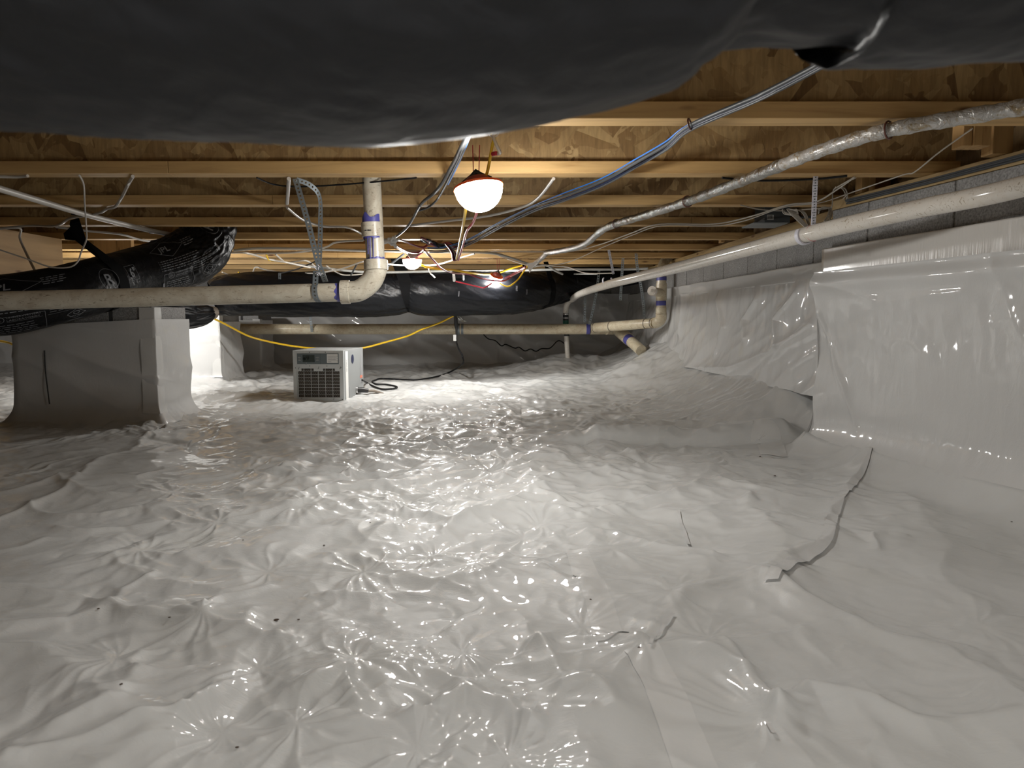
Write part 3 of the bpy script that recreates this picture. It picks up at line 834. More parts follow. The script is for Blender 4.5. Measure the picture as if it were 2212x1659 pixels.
# far duct
def yb(px): return np.interp(px, [455, 700, 860, 880, 900, 1000, 1100, 1160, 1230, 1300, 1420, 1600], [681, 684, 682, 672, 680, 681, 678, 668, 647, 625, 606, 596])
fc = []
for px, d, r in ((462, 5.25, .12), (500, 5.3, .150), (600, 5.4, .165), (720, 5.5, .168), (840, 5.62, .168), (880, 5.64, .155), (920, 5.66, .172), (1000, 5.72, .176), (1100, 5.8, .176), (1160, 5.95, .160), (1230, 6.25, .135), (1300, 6.45, .100), (1350, 6.62, .075), (1385, 6.75, .05)):
    q = D(px, float(yb(px)), d)
    fc.append((q[0], d, q[2] + r, r))
def disp_fd(u, th, R):
    c, s_ = cyc(th)
    a = 0.006 * pn(u * 4, c * 2 + s_, 101) + 0.005 * ridge(u * 5 + c * 2, s_ * 3 + c, 102) + 0.0014 * ridge(u * 22 + c * 6, s_ * 9, 104)
    for xp in FDP:
        a = a + np.exp(-np.abs(u - xp) / 0.08) * (0.010 * ridge((u - xp) * 11 + c * 3, s_ * 4, 103) - 0.006)
    return a
FDP = []
FD = Duct(fc, 460, 160, disp_fd)
def u_at(Dk, px_, py_):
    best = None
    for i in range(len(Dk.ts)):
        c = Dk.C[i]; x = c[0] / c[1] * F_ / 1.0 + W_ / 2
        if best is None or abs(x - px_) < best[0]: best = (abs(x - px_), Dk.ts[i])
    return best[1]
FDP = [0.02, u_at(FD, 880, 640), u_at(FD, 1165, 640)]
fdo = empty('flexible_duct', D(1000, 640, 5.7), 'long black flexible duct sagging across the back below the lamps', 'duct')
FD.build('duct_jacket', BLACK, fdo)
# short left piece ending in the gathered collar
GC = [(*D(330, 668, 4.80), .125), (*D(375, 672, 4.86), .120), (*D(410, 678, 4.95), .098), (*D(440, 678, 5.02), .070), (*D(455, 674, 5.07), .040)]
def disp_gd(u, th, R):
    c, s_ = cyc(th); return 0.007 * ridge(u * 3 + 1, th * 2.2, 111) + 0.003 * ridge(u * 8, th * 5, 112)
GD = Duct(GC, 120, 160, disp_gd)
gdo = empty('flexible_duct', D(400, 675, 4.9), 'short gathered end of black duct over the bright pier', 'duct')
GD.build('duct_jacket', BLACK, gdo)
MB().cyl(D(448, 674, 5.06), D(462, 676, 5.12), 0.045, 0.045, 16).build('tape_collar', FILTER, gdo, True)
# straps around the far duct, hanging from the joists
def hang_strap(Dk, u, w, ztop, name, label, mm=STRAP, dx=0.0):
    U, T_ = np.meshgrid(np.linspace(u - w / 2, u + w / 2, 5), np.linspace(PI * 0.32, 2 * PI - PI * 0.32, 60), indexing='ij')
    P = Dk.surf(U, T_, 0.003)
    o = empty(name, tuple(P[2, 30]), label, 'strap', 'black webbing duct straps')
    gridmesh('loop', P[..., 0], P[..., 1], P[..., 2], mm, o, True)
    for e in (0, -1):
        a = P[0, e]; b_ = P[-1, e]
        top = (a + b_) / 2
        tz = np.array([top[0] + dx, top[1] + 0.0, ztop])
        h = (b_ - a) / 2
        vs = [a, b_, tz + h, tz - h]
        m_ = MB().add([tuple(v) for v in vs], [(0, 1, 2, 3)]).build('tail', mm, o)
        s_ = m_.modifiers.new('t', 'SOLIDIFY'); s_.thickness = 0.002
    return o
hang_strap(FD, FDP[1], 0.06, ZJ + 0.01, 'hanging_strap', 'black webbing strap around the far duct below the second lamp', dx=-0.06)
hang_strap(FD, FDP[2], 0.05, ZJ + 0.01, 'hanging_strap', 'black webbing strap around the far duct at the foil wrapped line end', dx=-0.04)
uL = u_at(LD, 225, 600)
# left duct strap: wide band over the duct up to the joist
st_o = empty('hanging_strap', D(185, 520, 3.3), 'wide black webbing strap slung under the printed left duct', 'strap', 'black webbing duct straps')
U, T_ = np.meshgrid(np.linspace(uL - 0.03, uL + 0.03, 5), np.linspace(PI * 0.25, PI * 1.75, 60), indexing='ij')
P = LD.surf(U, T_, 0.004)
gridmesh('loop', P[..., 0], P[..., 1], P[..., 2], STRAP, st_o, True)
fr_ = P[:, -1] if P[2, -1][1] < P[2, 0][1] else P[:, 0]
bands = [[tuple(fr_[0]), tuple(fr_[-1])], [D(163, 520, 3.28), D(186, 517, 3.28)], [D(150, 485, 3.28), D(172, 478, 3.28)], [D(152, 476, 3.33), D(170, 470, 3.33)]]
vs = [p for b_ in bands for p in b_]
m_ = MB().add(vs, [(0, 1, 3, 2), (2, 3, 5, 4), (4, 5, 7, 6)]).build('tail', STRAP, st_o)
s_ = m_.modifiers.new('t', 'SOLIDIFY'); s_.thickness = 0.004
vs = [D(140, 505, 3.36), D(168, 478, 3.36), D(168, 520, 3.36), D(143, 518, 3.36)]
m_ = MB().add(vs, [(0, 1, 2, 3)]).build('tail', STRAP, st_o); s_ = m_.modifiers.new('t', 'SOLIDIFY'); s_.thickness = 0.01

# ---------------------------------------------------------------- printing on the left duct
def text_mesh(txt, size=1.0):
    cu = bpy.data.curves.new('t', 'FONT'); cu.body = txt; cu.size = size; cu.resolution_u = 2
    o = bpy.data.objects.new('t', cu); COL.objects.link(o)
    bpy.context.view_layer.update()
    me = bpy.data.meshes.new_from_object(o.evaluated_get(bpy.context.evaluated_depsgraph_get()))
    V = [tuple(v.co) for v in me.vertices]; Fc = [tuple(p.vertices) for p in me.polygons]
    bpy.data.objects.remove(o); bpy.data.curves.remove(cu); bpy.data.meshes.remove(me)
    return V, Fc
def rect_line(x0, y0, x1, y1, w): # rectangle outline made of 4 bars
    return [((x0, y0), (x1, y0)), ((x1, y0), (x1, y1)), ((x1, y1), (x0, y1)), ((x0, y1), (x0, y0))]
class Print2D:
    def __init__(s): s.v = []; s.f = []
    def bar(s, a, b, w):
        n_ = max(1, int(math.hypot(b[0] - a[0], b[1] - a[1]) / 0.008))
        dx, dy = b[0] - a[0], b[1] - a[1]; L = math.hypot(dx, dy) + 1e-9; nx, ny = -dy / L * w / 2, dx / L * w / 2
        for i in range(n_ + 1):
            t = i / n_; s.v += [(a[0] + dx * t + nx, a[1] + dy * t + ny), (a[0] + dx * t - nx, a[1] + dy * t - ny)]
        n0 = len(s.v) - 2 * (n_ + 1)
        for i in range(n_): s.f.append((n0 + 2 * i, n0 + 2 * i + 1, n0 + 2 * i + 3, n0 + 2 * i + 2))
        return s
    def poly(s, P, w, close=True):
        for a, b in zip(P, P[1:] + ([P[0]] if close else [])): s.bar(a, b, w)
        return s
    def circle(s, c, r, w):
        return s.poly([(c[0] + r * math.cos(t * PI / 12), c[1] + r * math.sin(t * PI / 12)) for t in range(24)], w)
    def text(s, txt, x, y, size, shear=0.0, bold=0.0):
        V, Fc = text_mesh(txt, size)
        for k_ in ((0, 0),) if not bold else ((0, 0), (bold, 0), (0, bold), (bold, bold)):
            n0 = len(s.v); s.v += [(x + v[0] + shear * v[1] + k_[0], y + v[1] + k_[1]) for v in V]; s.f += [tuple(i + n0 for i in f) for f in Fc]
        return s
    def on_duct(s, Dk, u0, th0, name, m, parent, off=0.0045, flipu=1, rot=0.0, sx=1.0, sy=1.0):
        s.v = [(x * sx, y * sy) for x, y in s.v]
        c, sn = math.cos(rot), math.sin(rot)
        V = [(x * c - y * sn, x * sn + y * c) for x, y in s.v]
        R = float(np.interp(u0, Dk.ts, Dk.R))
        u = np.array([u0 + flipu * v[0] for v in V]); th = np.array([th0 + v[1] / R * TSIGN for v in V])
        P = Dk.surf(u, th, off)
        o = MB(); o.v = [tuple(p) for p in P]; o.f = s.f
        return o.build(name, m, parent)
# angle that faces the camera: find sign so +y in print means up
TSIGN = 1
def face_theta(Dk, u):
    i = int(np.argmin(np.abs(Dk.ts - u))); c = Dk.C[i]
    best = None
    for k_ in range(72):
        th = k_ * PI / 36
        d = Dk.N[i] * math.cos(th) + Dk.B[i] * math.sin(th)
        tov = np.array([0, 0, CZ]) - c; tov /= np.linalg.norm(tov)
        v = d.dot(tov)
        if best is None or v > best[0]: best = (v, th)
    return best[1]
th_c = face_theta(LD, LD.L * 0.5)
pa = LD.surf(np.array([LD.L * .5]), np.array([th_c + 0.2]))[0]; pb = LD.surf(np.array([LD.L * .5]), np.array([th_c - 0.2]))[0]
TSIGN = 1 if pa[2] > pb[2] else -1
def lines2d(P, x, y, w, n_, dy, h, rnd, jitter=0.25):
    rnd = random.Random(rnd)
    for i in range(n_):
        x_ = x; 
        while x_ < x + w:
            ww = rnd.uniform(0.006, 0.018)
            if x_ + ww > x + w: break
            P.bar((x_, y - i * dy), (x_ + ww, y - i * dy), h); x_ += ww + 0.0035
        w_ = w
def duct_print(u0, dth, tag_):
    th = face_theta(LD, u0) + TSIGN * dth
    p = Print2D()
    p.poly([(-0.075, 0.038), (0.0, 0.078), (0.075, 0.038), (0.0, -0.0)], 0.0014)
    p.text('JPL', -0.038, 0.026, 0.036, 0.15, 0.0009)
    p.on_duct(LD, u0, th, 'printed_logo', PRINT, ldo, sx=1.45, sy=1.15)
    p = Print2D(); lines2d(p, 0.075, 0.052, 0.06, 4, 0.0085, 0.0032, 3)
    lines2d(p, -0.06, -0.012, 0.17, 5, 0.0095, 0.0030, 4)
    for i in range(5): p.bar((-0.068, -0.012 - i * 0.0095), (-0.0655, -0.012 - i * 0.0095), 0.003)
    p.on_duct(LD, u0, th, 'printed_text', PRINT, ldo, sx=1.45, sy=1.15)
    p = Print2D(); p.poly([(-0.065, -0.065), (0.06, -0.065), (0.06, -0.145), (-0.065, -0.145)], 0.001)
    p.circle((-0.035, -0.073), 0.0125, 0.0012); p.text('UL', -0.043, -0.078, 0.0125)
    p.text('UNDERWRITERS', -0.018, -0.070, 0.0095); p.text('LABORATORIES', -0.018, -0.081, 0.0095)
    p.bar((-0.018, -0.0845), (0.055, -0.0845), 0.0008)
    lines2d(p, -0.055, -0.098, 0.105, 5, 0.0095, 0.0022, 5)
    p.on_duct(LD, u0, th, 'printed_listing', PRINT, ldo, sx=1.45, sy=1.15)
    p = Print2D(); p.poly([(0.105, -0.105), (0.127, -0.083), (0.149, -0.105), (0.127, -0.127)], 0.0016)
    for i in range(6): p.bar((0.1195 + i * 0.003, -0.112), (0.113 + i * 0.0055, -0.118 + 0.004 * (i % 2)), 0.0012)
    p.circle((0.127, -0.101), 0.007, 0.002)
    p.bar((0.11, -0.134), (0.146, -0.134), 0.0012)
    lines2d(p, 0.07, -0.04, 0.085, 5, 0.0085, 0.0024, 8)
    p.bar((0.065, -0.085), (0.165, -0.080), 0.0009)
    p.on_duct(LD, u0, th, 'printed_seal', PRINT, ldo, sx=1.45, sy=1.15)
def duct_R(u0, dth, big=True):
    th = face_theta(LD, u0) + TSIGN * dth
    p = Print2D(); p.circle((0, 0), 0.048, 0.0014); p.text('R', -0.026, -0.026, 0.070, 0.0, 0.0014)
    p.on_duct(LD, u0, th, 'printed_logo', PRINT, ldo)
def duct_6(u0, dth):
    th = face_theta(LD, u0) + TSIGN * dth
    p = Print2D(); p.poly([(-0.028, -0.028), (0.028, -0.028), (0.028, 0.028), (-0.028, 0.028)], 0.001)
    p.text('6"', -0.017, -0.017, 0.048, 0.0, 0.0014); p.on_duct(LD, u0, th, 'printed_size', PRINT, ldo, sx=1.2, sy=1.2)
def U(px): return u_at(LD, px, 600)
duct_print(U(352), 0.30, 'a')
duct_print(U(28), 0.25, 'b')
duct_R(U(200), 0.10)
duct_6(U(252), 0.10)
duct_R(U(415) + 0.16, 0.10)
duct_6(U(415) + 0.215, 0.25)
for px_, dd in ((318, -0.75), (440, -0.35)):
    u_ = U(px_); p = Print2D(); p.bar((0, -0.022), (0, 0.022), 0.011)
    p.on_duct(LD, u_, face_theta(LD, u_) + TSIGN * dd, 'printed_mark', PRINT, ldo)
# pale marks on the far duct
for i, px_ in enumerate((830, 905, 985, 1050, 1098, 1115, 1170, 1220)):
    u_ = u_at(FD, px_, 640); p = Print2D(); p.bar((0, -0.02), (0.004, 0.02), 0.011)
    p.on_duct(FD, u_, face_theta(FD, u_) + (TSIGN * (0.35 - 0.18 * (i % 3))), 'printed_mark', PRINTB, fdo)

# ---------------------------------------------------------------- pipes
def ring(pt, ax, r, w, mm, parent, name='primer_ring', n_=28):
    pt = Vector(pt); ax = Vector(ax).normalized()
    return MB().cyl(pt - ax * w / 2, pt + ax * w / 2, r, r, n_).build(name, mm, parent, True)
# left cream drain
dp = 2.42
A0 = Vector(D(-260, 657, 2.32)); A1 = Vector(D(748, 631, dp)); rp = 0.031
E1 = Vector(D(812, 576, dp)); top = Vector(D(800, 340, dp + 0.02))
pl = empty('drain_pipe', tuple(A1), 'cream plastic drain pipe with elbow rising behind the joist near the lamp', 'pipe')
MB().tube([A0, A1], rp, 28).build('horizontal_run', PVC, pl, True)
el = spline([A1, D(775, 628, dp), D(800, 610, dp), D(811, 588, dp), E1], 6)
MB().tube(el, [rp * 1.16] * len(el), 28).build('elbow', PVC, pl, True)
dirv = (A1 - A0).normalized(); upv = (top - E1).normalized()
MB().cyl(A1 - dirv * 0.018, A1 + dirv * 0.012, rp * 1.28, rp * 1.28, 28).build('elbow_socket', PVC, pl, True, 0.001)
MB().cyl(E1 - upv * 0.012, E1 + upv * 0.022, rp * 1.28, rp * 1.28, 28).build('elbow_socket', PVC, pl, True, 0.001)
MB().tube([E1, top + upv * 0.16], rp, 28).build('riser', PVC, pl, True)
c0 = Vector(D(805, 512, dp)); c1 = Vector(D(803, 481, dp))
MB().cyl(c0, c1, rp * 1.15, rp * 1.15, 28).build('coupling', PVC, pl, True, 0.001)
lab = MB()
bx = Print2D().bar((-0.016, 0), (-0.009, 0), 0.004).bar((-0.006, 0), (0.006, 0), 0.005).bar((0.008, 0), (0.014, 0), 0.004)
for (x, y) in bx.v:
    an = x / (rp * 1.16); lab.v.append((c0.x - 0.004 + math.sin(an) * rp * 1.165, c0.y - math.cos(an) * rp * 1.165, c0.z + 0.018 + y))
lab.f = bx.f; lab.build('printed_text', INK, pl)
def primer(base, ax, r, zlo, amp, name='purple_primer', up=True, seed=0, n_=40):
    """ragged primer band around a pipe"""
    base = Vector(base); ax = Vector(ax).normalized()
    q = Vector((0, 0, 1)) if abs(ax.z) < 0.9 else Vector((1, 0, 0))
    N = (q - ax * q.dot(ax)).normalized(); B = ax.cross(N)
    vs = []
    for k in range(n_):
        t = 2 * PI * k / n_
        h = amp * (0.45 + 0.55 * abs(float(pn(np.array([t * 1.3]), np.array([seed * 3.1]), seed)[0])) * 1.6)
        for hh in (zlo, h):
            vs.append(base + ax * hh + (N * math.cos(t) + B * math.sin(t)) * r)
    fs = [(2 * k, 2 * ((k + 1) % n_), 2 * ((k + 1) % n_) + 1, 2 * k + 1) for k in range(n_)]
    return MB().add(vs, fs).build(name, PURPLE, pl, True)
primer(c1, upv, rp * 1.008, -0.002, 0.026, seed=3)
primer(c0, -upv, rp * 1.008, -0.002, 0.010, seed=4)
primer(E1 + upv * 0.022, upv, rp * 1.008, -0.002, 0.009, seed=6)
primer(A1 - dirv * 0.018, -dirv, rp * 1.008, -0.002, 0.020, seed=5)
for dx, ln in ((-0.35, 0.055), (-0.1, 0.085), (0.22, 0.085)):
    th_ = dx
    p_ = [c0 + Vector((math.sin(th_) * rp * 1.0, -math.cos(th_) * rp * 1.0, -0.004 - ln * t_)) + (-upv) * 0 for t_ in (0, 0.5, 1)]
    MB().tube(p_, [0.0018, 0.0014, 0.0016], 6).build('primer_drip', PURPLE, pl, True)

# perforated strap -----------------------------------------------
def perf_strap(path, side, w, pitch, rh, name, mm, parent, thick=0.001):
    """path of 3-D points, side: width direction per point (or one)"""
    S_ = spline(path, 10)
    L = [0.0]
    for a, b in zip(S_[:-1], S_[1:]): L.append(L[-1] + (b - a).length)
    sd = [Vector(q) for q in side] if isinstance(side[0], (tuple, list, Vector)) else [Vector(side)] * len(path)
    k_ = [i * (L[-1] / (len(path) - 1)) for i in range(len(path))]
    def at(u):
        u = min(max(u, 0), L[-1])
        c = Vector([float(np.interp(u, L, [p[i] for p in S_])) for i in range(3)])
        q = Vector([float(np.interp(u, k_, [p[i] for p in sd])) for i in range(3)]).normalized()
        return c, q
    n_ = max(1, int(L[-1] / pitch)); m = MB()
    for i in range(n_):
        u0 = i * pitch; vs = []
        for (a, b) in ((0, -.5), (.5, -.5), (1, -.5), (1, 0), (1, .5), (.5, .5), (0, .5), (0, 0)):
            c, q = at(u0 + a * pitch); vs.append(c + q * b * w)
        for k in range(8):
            an = math.radians([225, 270, 315, 0, 45, 90, 135, 180][k])
            c, q = at(u0 + pitch * 0.5 + rh * math.cos(an)); vs.append(c + q * rh * math.sin(an))
        m.add(vs, [(k, (k + 1) % 8, 8 + (k + 1) % 8, 8 + k) for k in range(8)])
    o = m.build(name, mm, parent)
    s_ = o.modifiers.new('t', 'SOLIDIFY'); s_.thickness = thick
    return o
ps = empty('perforated_strap', D(640, 388, 2.30), 'galvanized perforated strap looped round the left cream drain', 'pipe strap', 'perforated pipe straps')
yS = dp - 0.0
perf_strap([D(638, 386, 2.34), D(665, 480, 2.34), D(685, 560, 2.35), D(696, 590, 2.38), D(704, 612, 2.44)], (1, 0, 0.12), 0.0185, 0.0125, 0.0033, 'front_tail', GALV, ps)
pc = Vector(D(690, 632, 2.41))
loop = [D(702, 612, 2.45)] + []
lp = []
for k in range(9):
    t_ = math.radians(80 + 200 * k / 8)
    lp.append((pc.x - 0.008 + 0.016 * (k / 8), pc.y - math.sin(t_ - PI / 2) * 0 + -math.cos(math.radians(90) - (t_ - PI / 2)) * 0, 0))
lp = []
for k in range(13):
    t_ = math.radians(20 + 320 * k / 12)     # around the pipe, from top over the front
    lp.append((pc.x - 0.010 + 0.020 * (0.5 - 0.5 * math.cos(PI * k / 12)), pc.y - math.sin(t_) * 0.0325, pc.z + math.cos(t_) * 0.0325))
perf_strap([D(682, 585, 2.39)] + lp, (1, 0, 0.0), 0.0185, 0.0125, 0.0033, 'loop', GALV, ps)
perf_strap([D(640, 388, 2.38), D(670, 400, 2.40), D(690, 425, 2.42), D(692, 480, 2.43), D(690, 560, 2.43), D(687, 590, 2.42)], [(0.5, 0, 1), (0.5, 0, 1), (1, 0, 0.5), (1, 0, 0), (1, 0, 0), (1, 0, 0)], 0.016, 0.0125, 0.003, 'rear_tail', GALV, ps)
bo = MB()
for k in range(9): 
    c = Vector(D(686 + random.uniform(-6, 8), 584 + random.uniform(-10, 12), 2.36)); bo.tube([c, c + Vector((random.uniform(-.01, .01), -0.004, random.uniform(-.01, .012)))], 0.0012, 5)
bo.build('wire_tie', WPLAST, ps)

# right sloping white pipe
sp_pts = [D(2900, 215, 1.42), D(2212, 402, 1.78), D(1980, 452, 2.06), D(1740, 507, 2.42), D(1467, 577, 3.42), D(1320, 613, 4.5), D(1255, 634, 5.7), D(1232, 648, 6.3)]
sr = empty('discharge_pipe', sp_pts[3], 'clean white plastic pipe sloping along the right wall under the joists', 'pipe')
S_ = spline(sp_pts, 10)
MB().tube(S_[:41], 0.0265, 28).build('pipe_section', PVCW, sr, True)
MB().tube(S_[40:], 0.0265, 28).build('pipe_section', PVCW, sr, True)
def along(S, i): return (S[i + 1] - S[i]).normalized()
i1 = 29
MB().cyl(Vector(D(1752, 504, 2.40)), Vector(D(1768, 500, 2.372)), 0.0275, 0.0275, 28).build('socket', PVCW, sr, True)
def arc_ring(c, ax, r, rt, a0, a1, name, mm, parent, n_=24):
    c = Vector(c); ax = Vector(ax).normalized(); q = Vector((0, 0, 1)); N = (q - ax * q.dot(ax)).normalized(); B = ax.cross(N)
    P = [c + (N * math.cos(math.radians(a0 + (a1 - a0) * k / n_)) + B * math.sin(math.radians(a0 + (a1 - a0) * k / n_))) * r for k in range(n_ + 1)]
    return MB().tube(P, rt, 8).build(name, mm, parent, True)
ax_ = (Vector(sp_pts[3]) - Vector(sp_pts[4])).normalized()
arc_ring(D(1757, 503, 2.385), ax_, 0.0268, 0.0012, 0, 360, 'red_ring', CR, sr)
# end elbow, coupling, green valve, lower pipe
e0 = Vector(D(1232, 648, 6.3))
ve = empty('sump_riser', D(1224, 700, 6.38), 'slim vertical pump pipe with green check valve at the far wall', 'pipe')
MB().tube(spline([D(1243, 641, 6.1), e0, D(1224, 660, 6.38), D(1222, 680, 6.40)]), 0.024, 16).build('elbow', PVCW, ve, True)
MB().cyl(D(1243, 641, 6.08), D(1236, 646, 6.2), 0.028, 0.028, 16).build('socket', PVCW, ve, True)
MB().cyl(D(1222, 677, 6.4), D(1222, 692, 6.4), 0.026, 0.026, 16).build('rubber_coupling', BLKP, ve, True)
for yy_ in (679, 687): MB().cyl(D(1222, yy_ - 1, 6.4), D(1222, yy_ + 1, 6.4), 0.028, 0.028, 16).build('hose_clamp', CHROME, ve, True)
MB().cyl(D(1222, 692, 6.4), D(1222, 716, 6.4), 0.027, 0.025, 16).build('check_valve', GREEN, ve, True)
MB().cyl(D(1223, 716, 6.4), D(1228, 800, 6.42), 0.022, 0.022, 16).build('lower_pipe', PVCW, ve, True)
MB().cyl(D(1224, 721, 6.4), D(1224, 726, 6.4), 0.025, 0.025, 16).build('rubber_coupling', BLKP, ve, True)

# clamp hangers of the sloping pipe
def pipe_hanger(px, py, d, top0, top1, label, r=0.0265, wide=0.0155):
    o = empty('pipe_hanger', D(px, py, d), label, 'pipe hanger', 'white plastic pipe hangers')
    c = Vector(D(px, py, d))
    m = MB()
    q = Vector((0, 0, 1)); N = (q - ax_ * q.dot(ax_)).normalized(); B = ax_.cross(N)
    n_ = 30; R0, R1, w = r + 0.001, r + 0.0058, 0.009
    vs = []
    for k in range(n_ + 1):
        t_ = math.radians(55 + 250 * k / n_)
        dv = N * math.cos(t_) + B * math.sin(t_)
        for (rr_, ww) in ((R0, -w), (R1, -w), (R1, w), (R0, w)): vs.append(c + dv * rr_ + ax_ * ww)
    fs = []
    for k in range(n_):
        for j in range(4): fs.append((4 * k + j, 4 * k + (j + 1) % 4, 4 * k + 4 + (j + 1) % 4, 4 * k + 4 + j))
    fs += [(0, 1, 2, 3), (4 * n_ + 3, 4 * n_ + 2, 4 * n_ + 1, 4 * n_)]
    m.add(vs, fs).build('clamp', WPLAST, o, True)
    a, b_ = Vector(top0), Vector(top1)
    t = (b_ - a).normalized(); sd = Vector((1, 0, 0)); sd = (sd - t * sd.dot(t)).normalized(); nr = t.cross(sd)
    if nr.y > 0: nr = -nr
    M = Matrix.Identity(4); M.col[0][:3] = sd; M.col[1][:3] = nr; M.col[2][:3] = t; M.col[3][:3] = a
    L = (b_ - a).length
    MB().box(-wide / 2, wide / 2, -0.001, 0.001, 0, L, M).build('strip', WPLAST, o)
    mm = MB(); z_ = 0.006; k = 0
    while z_ < L - 0.006:
        for xx_ in (-0.33, 0.33) if k % 2 == 0 else (0,):
            mm.lathe([(0.0001, 0.0), (0.0016, 0.0)], M @ Matrix.Translation((xx_ * wide, 0.0016, z_)) @ Matrix.Rotation(PI / 2, 4, 'X'), 8)
        mm.box(-0.0022, 0.0022, 0.0010, 0.0013, z_ - 0.002, z_ + 0.002, M)
        z_ += 0.0085 * wide / 0.0155; k += 1
    mm.build('strip_marks', PANEL, o)
    return o
pipe_hanger(1738, 508, 2.425, D(1757, 486, 2.37), D(1762, 378, 2.33), 'white C-clamp hanger with dotted strip on the near end of the sloping pipe')
pipe_hanger(1312, 606, 4.62, D(1325, 592, 4.5), D(1315, 540, 4.42), 'small far white clamp hanger with dotted strip on the sloping pipe')

# far drain assembly
fd_ = 6.2; rf = 0.045
fa = empty('drain_pipe', D(1100, 711, fd_), 'long cream drain pipe running level under the far black duct', 'pipe')
MB().cyl(D(430, 711, fd_), D(1272, 711, fd_), rf, rf, 24).build('horizontal_run', PVCF, fa, True)
MB().cyl(D(1266, 711, fd_), D(1274, 711, fd_), rf * 1.02, rf * 1.02, 24).build('primer_ring', PURPLE, fa, True)
MB().cyl(D(1274, 711, fd_), D(1345, 710, fd_ + 0.05), rf * 1.05, rf * 1.05, 24).build('wye_body', PVCF, fa, True)
MB().cyl(D(1310, 712, fd_), D(1345, 712, fd_ + 0.1), rf * 0.98, rf * 0.98, 24).build('reducer', PVCF, fa, True)
fb = 6.05
Q0, Q1 = Vector(D(1284, 708, fb)), Vector(D(1412, 698, 5.55))
MB().cyl(Q0, Q1, 0.042, 0.038, 24).build('branch_run', PVCF, fa, True)
for u in (0.02, 0.30, 0.88, 0.98):
    P_ = Q0.lerp(Q1, u); ring(P_, Q1 - Q0, 0.0445 - 0.004 * u, 0.006, FILTER, fa, 'socket_edge', 24)
V0 = Vector(D(1428, 676, 5.5))
MB().tube(spline([Q1, D(1422, 695, 5.53), D(1428, 687, 5.51), V0]), 0.043, 24).build('elbow', PVCF, fa, True)
V1 = Vector(D(1429, 585, 5.5))
MB().cyl(V0, V1, 0.037, 0.037, 24).build('riser', PVCF, fa, True)
MB().cyl(D(1428, 678, 5.5), D(1428, 664, 5.5), 0.041, 0.041, 24).build('socket', PVCF, fa, True)
MB().cyl(D(1428, 660, 5.5), D(1428, 650, 5.5), 0.0385, 0.0385, 24).build('primer_ring', PURPLE, fa, True)
MB().cyl(D(1428, 648, 5.5), D(1429, 612, 5.5), 0.0415, 0.0415, 24).build('cleanout_tee', PVCF, fa, True)
MB().cyl(D(1428, 633, 5.48), D(1411, 629, 5.40), 0.033, 0.033, 20).build('cleanout_branch', PVCF, fa, True)
MB().cyl(D(1411, 629, 5.40), D(1408, 628, 5.38), 0.036, 0.036, 20).build('cleanout_cap', PVCW, fa, True)
_c = Vector(D(1407, 628, 5.37)); MB().box(_c.x - 0.010, _c.x + 0.006, _c.y - 0.02, _c.y + 0.0, _c.z - 0.012, _c.z + 0.012).build('cap_nut', PVCW, fa, bevel=0.002)
MB().cyl(D(1429, 606, 5.5), D(1429, 598, 5.5), 0.0385, 0.0385, 24).build('primer_ring', PURPLE, fa, True)
MB().cyl(D(1429, 596, 5.5), D(1429, 588, 5.5), 0.041, 0.041, 24).build('socket', PVCF, fa, True)
MB().tube(spline([D(1429, 590, 5.5), D(1430, 578, 5.52), D(1438, 562, 5.58), D(1465, 536, 5.66), D(1478, 522, 5.70)]), 0.036, 24).build('upper_offset', PVCF, fa, True)
tx = Print2D().text("-'00", -0.01, 0, 0.024)
m = MB(); b0 = Vector(D(1449, 556, 5.57)); d1 = (Vector(D(1474, 533, 5.62)) - b0).normalized()
sdv = Vector((-d1.z, 0, d1.x))
m.v = [tuple(b0 + d1 * x_ + sdv * (y_ - 0.008) + Vector((0, -0.012, 0))) for x_, y_ in tx.v]; m.f = tx.f; m.build('printed_text', INK, fa)
# diagonal stub
T0, T1 = Vector(D(1336, 714, 6.15)), Vector(D(1385, 757, 5.75))
MB().cyl(T0, T0.lerp(T1, 0.45), 0.050, 0.050, 24).build('stub_fitting', PVCF, fa, True)
MB().cyl(T0.lerp(T1, 0.42), T0.lerp(T1, 0.58), 0.0465, 0.0465, 24).build('primer_ring', PURPLE, fa, True)
MB().cyl(T0.lerp(T1, 0.55), T1, 0.045, 0.045, 24).build('drain_stub', PVCF, fa, True)
# far straps
def mini_strap(pts, label, w=0.020):
    o = empty('perforated_strap', pts[0], label, 'pipe strap', 'perforated pipe straps')
    perf_strap(pts, (1, 0, 0), w, 0.022, 0.006, 'tail', GALV, o, 0.002)
    return o
mini_strap([D(1294, 585, 6.1), D(1290, 620, 6.1), D(1283, 660, 6.12), D(1273, 702, 6.14)], 'slanting perforated strap down to the far drain wye')
mini_strap([D(1346, 555, 5.4), D(1343, 600, 5.6), D(1340, 650, 5.8)], 'perforated strap hanging in front of the far corner, topmost end at a joist')
mini_strap([D(1374, 548, 5.2), D(1377, 580, 5.3), D(1388, 640, 5.5), D(1392, 690, 5.7)], 'thin dark perforated strap right of the far corner strap')
mini_strap([D(1264, 640, 6.15), D(1263, 700, 6.15)], 'dim straight perforated strap over the far pipe joint')
mini_strap([D(670, 684, 6.15), D(672, 700, 6.14), D(674, 722, 6.15)], 'short perforated strap round the far drain above the dehumidifier')
so2 = empty('pipe_clamp', D(992, 711, 6.14), 'galvanized band wrapped round the far drain beside the black plug', 'pipe strap')
for px_ in (991, 999): MB().cyl(D(px_ - 2.5, 711, fd_), D(px_ + 2.5, 711, fd_), rf + 0.003, rf + 0.003, 24).build('band', GALV, so2, True)
mini_strap([D(604, 590, 5.2), D(604, 606, 5.3)], 'tiny perforated strap end left of the galvanized strap')

